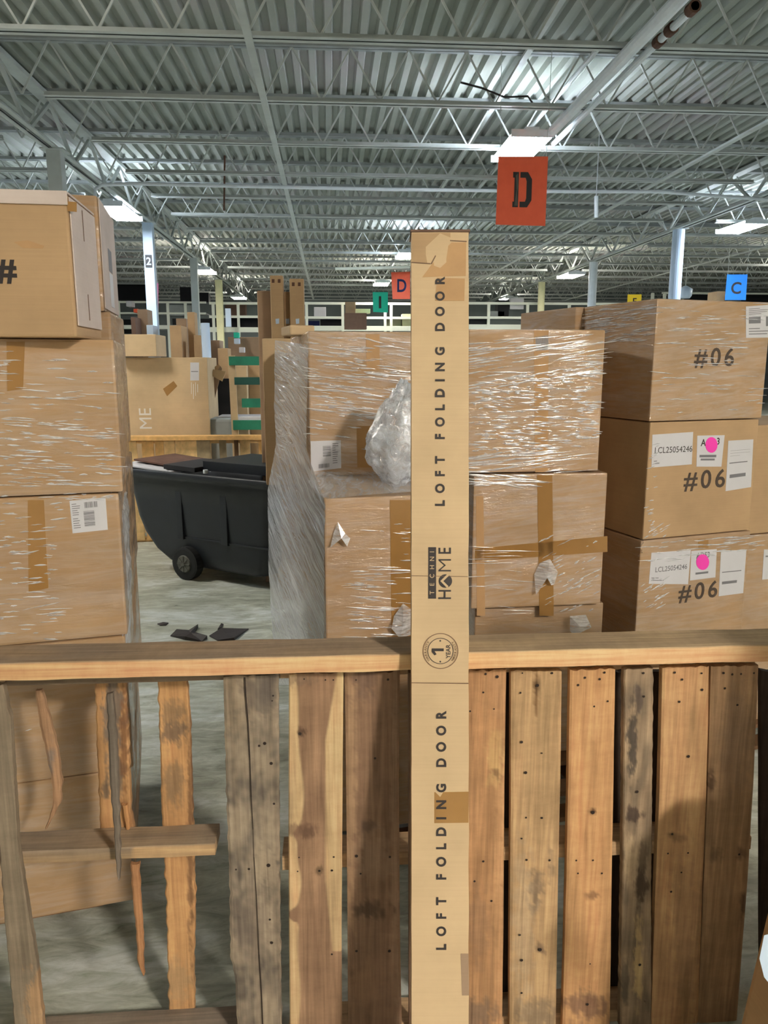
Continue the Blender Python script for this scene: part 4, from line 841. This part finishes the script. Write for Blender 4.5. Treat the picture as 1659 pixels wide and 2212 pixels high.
for v in o.data.vertices: v.co.z += 1.405 - zmin

# ------------------------------------------------------------------ right stack
GR = 'boxes of the right stack'
RZ = [(2.095, 1.604), (1.600, 1.103), (1.099, .602), (.598, .14)]
rl_ = ['topmost wrapped box of the right stack, stencilled 06, with a label at its right edge', 'second box of the right stack, stencilled 06, three labels and a pink dot', 'third box of the right stack, stencilled 06, its labels under shiny film', 'lowest box of the right stack, low behind the pallets']
right = []
for (zt, zb_), x0, x1, yt, lb, mt in zip(RZ, [1420, 1405, 1385, 1372], [1668, 1640, 1622, 1612], [645, 912, 1168, 1420], rl_, ['card_wrap_r', 'card', 'card_wrap', 'card_wrap']):
    right.append(carton(lb, x0, x1, yt, yt + 200, 3.1, 16, .5, mt, GR, zt=zt, zb=zb_))
for k, (oo, x0, x1, yt) in enumerate(zip(right, [1420, 1405, 1385, 1372], [1668, 1640, 1622, 1612], [645, 912, 1168, 1420])):
    m_ = oo.matrix_basis @ Matrix.Translation((-.04, .51, 0)); o2 = copy_tree(oo); o2.matrix_basis = m_; o2['label'] = ['rear top wrapped box of the right stack reaching back to the left', 'rear box behind the second box of the right stack', 'rear box behind the third box of the right stack', 'rear box behind the lowest box of the right stack'][k]
    if k: o3 = copy_tree(oo); o3.matrix_basis = oo.matrix_basis @ Matrix.Translation((oo['_w'] + .012, .03, -.03 if k < 3 else 0)); o3['label'] = ['', 'box at the right edge beside the second box marked 06', 'box at the right edge beside the third box marked 06', 'box at the right edge beside the lowest box of the right stack'][k]; 
    if k == 2: lab(o3, 'F', [(1650, 1187), (1668, 1187), (1668, 1250), (1646, 1252)], [(.2, .8, .2, .25)])
for o_, x, y, h in ((right[0], 1543, 773, 44), (right[1], 1522, 1037, 44), (right[2], 1508, 1278, 40)): face_text(o_, 'F', '#06', x, y, h, 'ink_stencil', 1.06, .012, 0, 'lettering', 1.3)
q = [(1611, 662), (1668, 658), (1668, 729), (1611, 730)]; lab(right[0], 'F', q, [(.1, .55, .35, .55), (.75, .95, .35, .65)] + lines(.1, .9, .08, .3, 4) + lines(.1, .9, .7, .95, 3), 'white shipping label')
q = [(1409, 939), (1497, 933), (1494, 1003), (1407, 1010)]; l = lab(right[1], 'F', q, lines(.05, .2, .8, .95, 2)); face_text(right[1], 'F', 'LCL25054246', 1455, 971, 13, 'ink', .95, 0)
q = [(1506, 941), (1565, 940), (1558, 1008), (1504, 1008)]; lab(right[1], 'F', q, [(.1, .75, .62, .70), (.15, .7, .74, .8)]); face_text(right[1], 'F', 'A', 1519, 956, 15, 'ink', .9); face_text(right[1], 'F', '3', 1551, 953, 15, 'ink', .9)
def dot(o, x, y, rx, ry): patch(o, 'F', [(x + rx * math.cos(k * .35), y + ry * math.sin(k * .35)) for k in range(18)], 'pink', 'pink_dot', .003, label='round pink sticker')
dot(right[1], 1536, 961, 13, 17)
q = [(1573, 952), (1627, 949), (1622, 1052), (1567, 1061)]; lab(right[1], 'F', q, [(.08, .8, .44, .46), (.12, .75, .68, .75)] + lines(.1, .9, .2, .36, 3, 2, .08))
q = [(1407, 1194), (1492, 1188), (1486, 1262), (1401, 1261)]; lab(right[2], 'F', q, lines(.05, .4, .8, .95, 2)); face_text(right[2], 'F', 'LCL25054246', 1450, 1227, 11, 'ink_grey', .95, .01)
q = [(1493, 1190), (1548, 1186), (1545, 1247), (1490, 1254)]; lab(right[2], 'F', q, [(.2, .7, .75, .82)]); face_text(right[2], 'F', 'AD53', 1518, 1199, 12, 'ink_grey', .9)
dot(right[2], 1517, 1214, 14, 17)
q = [(1557, 1191), (1612, 1187), (1605, 1281), (1552, 1288)]; lab(right[2], 'F', q, [(.08, .85, .46, .48), (.1, .7, .68, .74)])
patch(right[2], 'F', [(1508, 1165), (1530, 1163), (1530, 1184), (1509, 1186)], 'tape', 'packing_tape')
pallet_flat('wooden_pallet', 'flat pallet under the right stack', right[3].matrix_basis.copy() @ Matrix.Translation((0, 0, -.14)), 1.1, 1.0)

# ------------------------------------------------------------------ stretch film
def folds(b, o, face, quad, n, slope, seed, ln=(18, 90), wd=(.7, 1.8), lift=.004, dens=None):
    rr = random.Random(seed); p0, ex, ey, en = face_frame(o, face)
    for _ in range(n):
        for _t in range(6):
            s, t_ = rr.random(), rr.random()
            if dens is None or rr.random() < dens(s, t_): break
        x, y = bilin(quad, s, t_); L = rr.uniform(*ln) * rr.uniform(.4, 1); sl = rr.gauss(slope, .05) if not callable(slope) else slope(s, t_) + rr.gauss(0, .05)
        w = rr.uniform(*wd); k = 5; top = []; bot = []; mid = []; hgt = w * .0019 * rr.uniform(.1, .9)
        for i in range(k + 1):
            u = i / k - .5; X = x + L * u; Y_ = y + sl * L * u + rr.uniform(-.6, .6); tp = w * (1 - (2 * u) ** 2) + .15
            mid.append(hit(X, Y_, p0, en) + en * (lift + hgt)); top.append(hit(X, Y_ - tp, p0, en) + en * lift); bot.append(hit(X, Y_ + tp, p0, en) + en * lift)
        b.add(top + mid + bot, [(i, i + 1, k + 2 + i, k + 1 + i) for i in range(k)] + [(k + 1 + i, k + 2 + i, 2 * k + 3 + i, 2 * k + 2 + i) for i in range(k)])
def sheet(b, Lp, Rp, nx=14, ny=70, amp=.012, seed=0, bulge=0, mi=0, fr=(5, 9)):
    """Lp, Rp: lists of (px, py, depth)"""
    def at(pts, t_):
        k = min(int(t_ * (len(pts) - 1)), len(pts) - 2); u = t_ * (len(pts) - 1) - k; a, c = pts[k], pts[k + 1]; return P(a[0], a[1], a[2]).lerp(P(c[0], c[1], c[2]), u)
    vs = []
    for i in range(ny + 1):
        A, B = at(Lp, i / ny), at(Rp, i / ny); n = Vector((B.y - A.y, A.x - B.x, 0)).normalized()
        for j in range(nx + 1):
            s = j / nx; p = A.lerp(B, s); w = math.sin(math.pi * s); p += n * (w * bulge + amp * nz(s * fr[0] + i * .12, i * fr[1] / ny * 3, seed) + .4 * amp * nz(s * 14, i * .5, seed + 3)); vs.append(p)
    b.add(vs, [(i * (nx + 1) + j, i * (nx + 1) + j + 1, (i + 1) * (nx + 1) + j + 1, (i + 1) * (nx + 1) + j) for i in range(ny) for j in range(nx)], mi)
# left
r = empty('stretch_wrap', left[3].matrix_basis.translation); r.matrix_basis.translation.z = .15; inv = parent_world(r).inverted()
def flush(b, name, mat, parent, smooth=True):
    iv = parent_world(parent).inverted(); b.v = [tuple(iv @ Vector(v)) for v in b.v]
    me = bpy.data.meshes.new(name); me.from_pydata(b.v, [], b.f)
    for p in me.polygons: p.use_smooth = smooth
    o = link(name, me, M[mat]); o.parent = parent; o['kind'] = 'stuff'; return o
b = MB(); folds(b, left[0], 'F', [(-10, 750), (240, 760), (250, 1050), (-10, 1050)], 150, .04, 1, dens=lambda s, t_: .25 + .75 * t_ - .3 * s)
folds(b, left[1], 'F', [(-10, 1065), (150, 1070), (110, 1260), (-10, 1260)], 60, -.06, 2, ln=(12, 60)); folds(b, left[2], 'F', [(-10, 1265), (130, 1275), (130, 1380), (-10, 1385)], 26, -.03, 3)
folds(b, left[3], 'F', [(30, 1570), (165, 1560), (165, 1650), (30, 1640)], 10, -.3, 4, ln=(20, 50)); folds(b, left[1], 'F', [(150, 1065), (250, 1065), (250, 1080), (150, 1080)], 10, -.03, 5)
flush(b, 'taut_folds', 'fold', r)
b = MB(); sheet(b, [(222, 762, 2.24), (232, 900, 2.22), (238, 1050, 2.22), (255, 1160, 2.22), (262, 1300, 2.22), (272, 1480, 2.22), (276, 1650, 2.22)], [(258, 760, 2.7), (262, 905, 2.7), (262, 1040, 2.6), (277, 1080, 2.6), (283, 1250, 2.55), (278, 1440, 2.45), (289, 1655, 2.4)], 10, 90, .008, 4, .008)
flush(b, 'loose_film', 'film_gather', r)
tag(r, 'shiny clear stretch film round the left stack with a loose edge beside the aisle', 'stretch wrap')
# middle
r = empty('stretch_wrap', (-.1, 3, .15)); b = MB()
folds(b, ul, 'F', [(670, 730), (885, 730), (885, 1000), (670, 940)], 190, .10, 6, dens=lambda s, t_: .9 if t_ < .75 else .4)
folds(b, ur, 'F', [(1016, 735), (1300, 720), (1300, 800), (1016, 850)], 90, -.13, 7, ln=(40, 150)); folds(b, ur, 'F', [(1018, 830), (1295, 780), (1295, 960), (1018, 990)], 330, .02, 8, ln=(10, 60), wd=(.7, 2.4), dens=lambda s, t_: .5 + .5 * s * (1 - t_))
folds(b, ur, 'F', [(1012, 985), (1250, 960), (1250, 1020), (1012, 1020)], 40, -.12, 9, ln=(60, 200)); folds(b, mr, 'F', [(1016, 1024), (1200, 1026), (1180, 1050), (1016, 1050)], 30, .06, 10, ln=(40, 120))
folds(b, mr, 'F', [(1020, 1170), (1130, 1190), (1150, 1330), (1020, 1330)], 16, .02, 11, ln=(60, 150), wd=(.4, .8)); folds(b, mr, 'F', [(1150, 1150), (1290, 1160), (1295, 1320), (1160, 1320)], 45, -.5, 12, ln=(10, 40))
folds(b, ll, 'F', [(770, 1230), (886, 1200), (886, 1380), (750, 1380)], 60, .02, 13, ln=(30, 110), wd=(.5, 1.6)); folds(b, ll, 'F', [(780, 1130), (886, 1120), (886, 1200), (820, 1210)], 10, .02, 14, ln=(20, 60), wd=(.5, 1.2))
flush(b, 'taut_folds', 'fold', r)
b = MB(); sheet(b, [(594, 735, 3.95), (592, 850, 3.95), (596, 960, 3.95), (578, 1060, 3.9), (580, 1230, 3.8), (590, 1390, 3.6), (600, 1480, 3.5)], [(667, 745, 3.0), (663, 850, 2.98), (661, 970, 2.98), (702, 1085, 2.47), (700, 1230, 2.47), (700, 1385, 2.48), (700, 1480, 2.48)], 22, 90, .004, 5, -.004)
flush(b, 'taut_film', 'film_side', r)
b = MB(); sheet(b, [(672, 1018, 2.97), (760, 1020, 2.97), (886, 1016, 2.97), (1010, 1010, 2.97)], [(704, 1078, 2.5), (780, 1070, 2.5), (888, 1062, 2.5), (1010, 1060, 2.52)], 12, 50, .004, 8, .03)
flush(b, 'ledge_film', 'film', r)
# diagonal folds in the side film
b = MB(); rr = random.Random(5)
for _ in range(430):
    y = rr.uniform(740, 1370); s0 = rr.uniform(0, .6); s1 = min(1, s0 + rr.uniform(.15, .5)); sl = rr.uniform(20, 55) if y < 1000 else rr.uniform(90, 170)
    def pt(s, yy): 
        xl, xr_ = (594, 665) if yy < 1010 else (580, 701); dr = 3.0 if yy < 1010 else 2.5; return P(xl + (xr_ - xl) * s, yy, 3.9 + (dr - 3.9) * s - .02)
    if y < 1010 < y + sl * (s1 - s0): continue
    A, B = pt(s0, y), pt(s1, min(1384, y + sl * (s1 - s0))); w = rr.uniform(.001, .0055)
    nrm = Vector((-.9, -.4, 0)) * rr.uniform(.1, 1); mid = (A + B) / 2
    b.add([A, B, mid + Vector((0, 0, w)), mid - Vector((0, 0, w)), mid + nrm * .004], [(0, 4, 2), (2, 4, 1), (0, 3, 4), (3, 1, 4)])
flush(b, 'diagonal_folds', 'fold', r)
# torn puckers
b = MB()
for (pts, o_) in [([(1165, 1215), (1185, 1205), (1200, 1232), (1196, 1262), (1188, 1262), (1186, 1236), (1174, 1226), (1160, 1276), (1153, 1280), (1153, 1240)], mr), ([(1230, 1330), (1262, 1325), (1272, 1350), (1240, 1372), (1228, 1360)], mr), ([(720, 1150), (728, 1125), (742, 1148), (756, 1162), (748, 1178), (740, 1160), (726, 1160), (712, 1180)], ll), ([(850, 1330), (868, 1300), (886, 1312), (886, 1370), (862, 1376), (842, 1352)], ll)]:
    p0, ex, ey, en = face_frame(o_, 'F'); W = [hit(x, y, p0, en) + en * (.006 + .012 * ((i * 7) % 3)) for i, (x, y) in enumerate(pts)]; c = sum(W, Vector()) / len(W) + en * .02
    k = len(W); b.add(W + [c], [(i, (i + 1) % k, k) for i in range(k)])
flush(b, 'torn_film', 'fold', r, False)
tag(r, 'shiny stretch film wound round the middle stack with diagonal folds on its left side', 'stretch wrap')
# right
r = empty('stretch_wrap', (1.35, 3.15, .15)); b = MB()
folds(b, right[0], 'F', [(1425, 655), (1650, 652), (1640, 900), (1410, 905)], 70, .0, 15, ln=(20, 90), wd=(.4, 1.1)); folds(b, right[0], 'L', [(1200, 680), (1415, 650), (1400, 740), (1320, 740)], 90, -.14, 16, ln=(20, 90), wd=(.5, 1.6))
folds(b, right[1], 'F', [(1405, 930), (1425, 930), (1410, 1150), (1390, 1150)], 24, -.3, 17, ln=(6, 22), wd=(.6, 1.5)); folds(b, right[1], 'F', [(1400, 1120), (1440, 1110), (1440, 1160), (1395, 1160)], 12, -.6, 18, ln=(10, 30))
folds(b, right[2], 'F', [(1388, 1172), (1640, 1150), (1640, 1185), (1388, 1220)], 36, -.1, 19, ln=(20, 90)); folds(b, right[2], 'F', [(1385, 1260), (1440, 1240), (1430, 1310), (1385, 1310)], 24, -.6, 20, ln=(8, 40))
flush(b, 'taut_folds', 'fold', r)
b = MB(); sheet(b, [(1312, 1160, 3.65), (1312, 1200, 3.65), (1314, 1260, 3.65)], [(1390, 1165, 3.08), (1386, 1185, 3.08), (1384, 1200, 3.08)], 10, 10, .02, 6, -.01); flush(b, 'bunched_film', 'film', r)
tag(r, 'stretch film over the right stack, bunched at the seam above the third box', 'stretch wrap')

# ------------------------------------------------------------------ tall door carton
# leans back against the top board; its face is square to the view
n_ = -Fv; base_depth = 1.72
p0 = P(950, 1430, YP - .105); DZ = (p0 - CAM).dot(Fv); 
tl, tr_ = hit(888, 500, p0, n_), hit(1011, 497, p0, n_); down = -Uv
wB = 123.5 * DZ / FPX; tlx = hit(889, 500, p0, n_); Lb = tlx.z / Uv.z
Mx = Matrix((Rv, Fv, Uv)).transposed().to_4x4(); Mx.translation = tlx - Uv * Lb
tall = MB(); nseg = 60; vs = []
for i in range(nseg + 1):
    z = Lb * i / nseg; wob = .0014 * nz(i * .35, 2); wob2 = .0016 * nz(i * .4, 7)
    for (x, y) in ((0 + wob * .6, 0), (wB * .5, -.0006 + wob), (wB + wob2, 0), (wB + wob2, .062), (wB * .5, .0625), (0 + wob * .6, .062)): vs.append((x, y, z))
fs = [(i * 6 + k, i * 6 + (k + 1) % 6, (i + 1) * 6 + (k + 1) % 6, (i + 1) * 6 + k) for i in range(nseg) for k in range(6)] + [tuple(range(6)), tuple(range(nseg * 6, nseg * 6 + 6))]
tall.add(vs, fs); tall_o = tall.build('tall_door_box', M['card_pale'], mw=Mx); tall_o['_w'] = wB; tall_o['_d'] = .062; tall_o['_h'] = Lb
tag(tall_o, 'tall slim cardboard box lettered LOFT FOLDING DOOR leaning on the front pallets', 'box')
T = tall_o
# door printing, one mesh
def print_group(items, name, mat='ink'):
    """items: (text, x, y, cap height px, width factor)"""
    b = MB(); p0, ex, ey, en = face_frame(T, 'F'); inv = parent_world(T).inverted()
    for (s, x, y, h, sx, off, ext) in items:
        me, asp = text_mesh(s, 1, off, .002); k = h * DZ / FPX; c = hit(x, y, p0, en)
        for f in [[tuple(me.vertices[i].co) for i in p.vertices] for p in me.polygons]:
            b.add([inv @ (c + ey * (q[0] * k * sx) - ex * (q[1] * k) + en * (.0016 + q[2] * k)) for q in f], [tuple(range(len(f)))])
    return b.build(name, M[mat], T)
up = [('R', 606), ('O', 640), ('O', 673), ('D', 706.5), ('G', 759), ('N', 793), ('I', 821.6), ('D', 849), ('L', 880), ('O', 911.6), ('F', 943), ('T', 993.5), ('F', 1023), ('O', 1055), ('L', 1086.6)]
lo = [('R', 1543.5), ('O', 1577.7), ('O', 1613), ('D', 1647), ('G', 1702), ('N', 1737.7), ('I', 1767), ('D', 1796), ('L', 1827.5), ('O', 1861), ('F', 1893.5), ('T', 1946), ('F', 1978), ('O', 2011), ('L', 2044.7)]
print_group([(s, 950.3, y, 21, .93, .04, 0) for s, y in up], 'door_lettering')
print_group([(s, 953, y, 22, .93, .04, 0) for s, y in lo], 'door_lettering')
# logo
patch(T, 'F', [(925, 1182), (942, 1182), (942, 1293), (925, 1293)], 'ink', 'logo_bar')
print_group([(s, 933, y, 9.5, 1, .0, 0) for s, y in (('I', 1192), ('N', 1207), ('H', 1225), ('C', 1244), ('E', 1262), ('T', 1280))], 'logo_lettering', 'card_pale')
for v in T.children[-1].data.vertices: v.co.y -= .0012
print_group([('E', 960.5, 1189.5, 27, .82, .012, 0), ('M', 960.5, 1221, 27, 1.06, -.012, 0), ('H', 960.5, 1284, 27, .85, .004, 0)], 'logo_lettering')
def shape(pts, mat, name, lift=.0016): return patch(T, 'F', pts, mat, name, lift)
cx, cy, rad = 962, 1255, 14.5
shape([(cx + rad * math.cos(k * .2094), cy + rad * math.sin(k * .2094)) for k in range(30)], 'ink', 'logo_emblem')
shape([(949, 1256), (952.5, 1256), (962, 1246), (972, 1256.5), (975, 1252), (962, 1240)] if 0 else [(966, 1240), (970, 1243), (957.5, 1255), (968.5, 1266), (965.5, 1270), (951, 1255)], 'card_pale', 'logo_roof', .0024)
shape([(952, 1248), (963, 1236), (960, 1233), (949, 1243)], 'card_pale', 'logo_roof', .0024) if 0 else None
# warranty seal
cx, cy = 951.5, 1406
def ring(r0, r1, mat, name):
    p0, ex, ey, en = face_frame(T, 'F'); inv = parent_world(T).inverted(); b = MB(); vs = []
    for k in range(48):
        a = k * math.pi / 24
        for q in (r0, r1): vs.append(inv @ (hit(cx + q * math.cos(a), cy + q * math.sin(a), p0, en) + en * .0016))
    b.add(vs, [(2 * k, 2 * k + 1, (2 * k + 3) % 96, (2 * k + 2) % 96) for k in range(48)]); b.build(name, M[mat], T)
ring(36.8, 38.6, 'ink_soft', 'seal_ring'); ring(26.8, 28.2, 'ink', 'seal_ring')
shape([(933, 1400.5), (958.5, 1400.5), (958.5, 1406.5), (933, 1406.5)], 'ink', 'seal_numeral'); shape([(932.6, 1401), (937, 1404), (943, 1413), (938.5, 1415.5), (932.6, 1408)], 'ink', 'seal_numeral', .0018)
print_group([('YEAR', 968, 1407, 9.5, .95, .015, 0)], 'seal_lettering')
def arc_text(s, r_, a0, a1, h, flip):
    b = MB(); p0, ex, ey, en = face_frame(T, 'F'); inv = parent_world(T).inverted()
    for i, ch in enumerate(s):
        a = R(a0 + (a1 - a0) * i / (len(s) - 1)); me, asp = text_mesh(ch, 1, .0, .002); k = h * DZ / FPX
        c = hit(cx + r_ * math.cos(a), cy + r_ * math.sin(a), p0, en); rad_ = (ex * math.cos(a) - ey * math.sin(a)); tan_ = (ex * -math.sin(a) - ey * math.cos(a))
        up_ = rad_ if not flip else -rad_; ri = tan_ if not flip else -tan_
        for p in me.polygons:
            f = [tuple(me.vertices[i_].co) for i_ in p.vertices]; b.add([inv @ (c + ri * (q[0] * k) + up_ * (q[1] * k) + en * .0017) for q in f], [tuple(range(len(f)))])
    b.build('seal_lettering', M['ink_soft'], T)
arc_text('WARRANTY', 32.4, 145, 215, 5.5, False); arc_text('WARRANTY', 32.4, 35, -35, 5.5, True)
for y in (1384, 1429): shape([(951 + 2 * math.cos(k), y + 2 * math.sin(k)) for k in range(6)], 'ink', 'seal_dot')
# tape and dents
patch(T, 'F', [(944, 600), (1004, 602), (1003, 650), (940, 650)], 'tape_clear', 'packing_tape', .001, label='tan tape patch near the top')
patch(T, 'F', [(938, 1711), (1012, 1710), (1012, 1777), (938, 1778)], 'tape', 'packing_tape', .0008, label='brown tape patch in the lower lettering')
patch(T, 'F', [(995, 2060), (1012, 2060), (1013, 2150), (998, 2150)], 'card_dull', 'scuff', .0008)
patch(T, 'F', [(890, 504), (973, 503), (973, 530), (932, 569), (890, 566)], 'card', 'top_flap', .0007, label='darker folded top flap')
patch(T, 'F', [(932, 572), (975, 524), (1007, 524), (1006, 596), (912, 599)], 'tape_clear', 'clear_tape', .001, label='glossy clear tape over the top flap')
patch(T, 'F', [(889, 503), (1006, 501), (1006, 522), (972, 530), (935, 569), (889, 566)], 'tape', 'top_flap', .0014, label='darker folded flap edge') if 0 else None
for (q, nm) in [([(889, 566), (930, 569), (930, 571), (889, 568)], 'flap_edge'), ([(930, 570), (940, 552), (942, 553), (933, 571)], 'flap_edge'), ([(972, 519), (1008, 521), (1008, 523), (972, 521)], 'flap_edge'), ([(889, 1243), (1010, 1245), (1010, 1246), (889, 1244)], 'crease'), ([(889, 1474), (1012, 1475), (1012, 1477), (889, 1475.4)], 'crease')]:
    patch(T, 'F', q, 'ink_soft', nm, .0018)
b = MB(); b.box(-.003, wB + .003, -.004, .066, Lb - .002, Lb + .004); b.build('end_cap', M['brown'], T, bevel=.002)['label'] = 'worn dark top edge'

# ------------------------------------------------------------------ carton at the lower right, close to the camera
A, B = P(1660, 1938, 1.52), P(1595, 2212, 1.52); d = (A - B).normalized(); xx = d.cross(Vector((0, 1, 0))).normalized(); xx = -xx if xx.x < 0 else xx
mw = Matrix((xx, xx.cross(d) * -1, d)).transposed().to_4x4(); mw.translation = B - d * (B.z / d.z) - Vector((0, .22, 0))
b = MB(); b.box(0, .5, 0, .22, 0, .9); o = b.build('cardboard_box', M['card'], mw=mw, bevel=.02); o['_w'] = .5; o['_d'] = .22; o['_h'] = .9
tag(o, 'tilted box with a white label at the lower right corner, close to the camera', 'box')
patch(o, 'F', [(1650, 2020), (1690, 2010), (1740, 2200), (1690, 2160), (1650, 2110), (1640, 2070)], 'bluewhite', 'paper_label', label='white label')
for k, (w_, z0, z1) in enumerate([(.5, 0, .62), (.52, .622, 1.2), (.48, 1.202, 1.7)]):  # unseen stack added to cast a shadow on the fence's right end
    b = MB(); b.box(0, w_, 0, .45, 0, z1 - z0); o = b.build('cardboard_box', M['card_dull'], mw=Matrix.Translation((1.42, 0.88, z0)), bevel=.008)  # added unseen box, only there to cast the shadow
    tag(o, 'unseen box added to shade the right end of the fence, %s' % ('lowest', 'middle', 'topmost')[k], 'box')
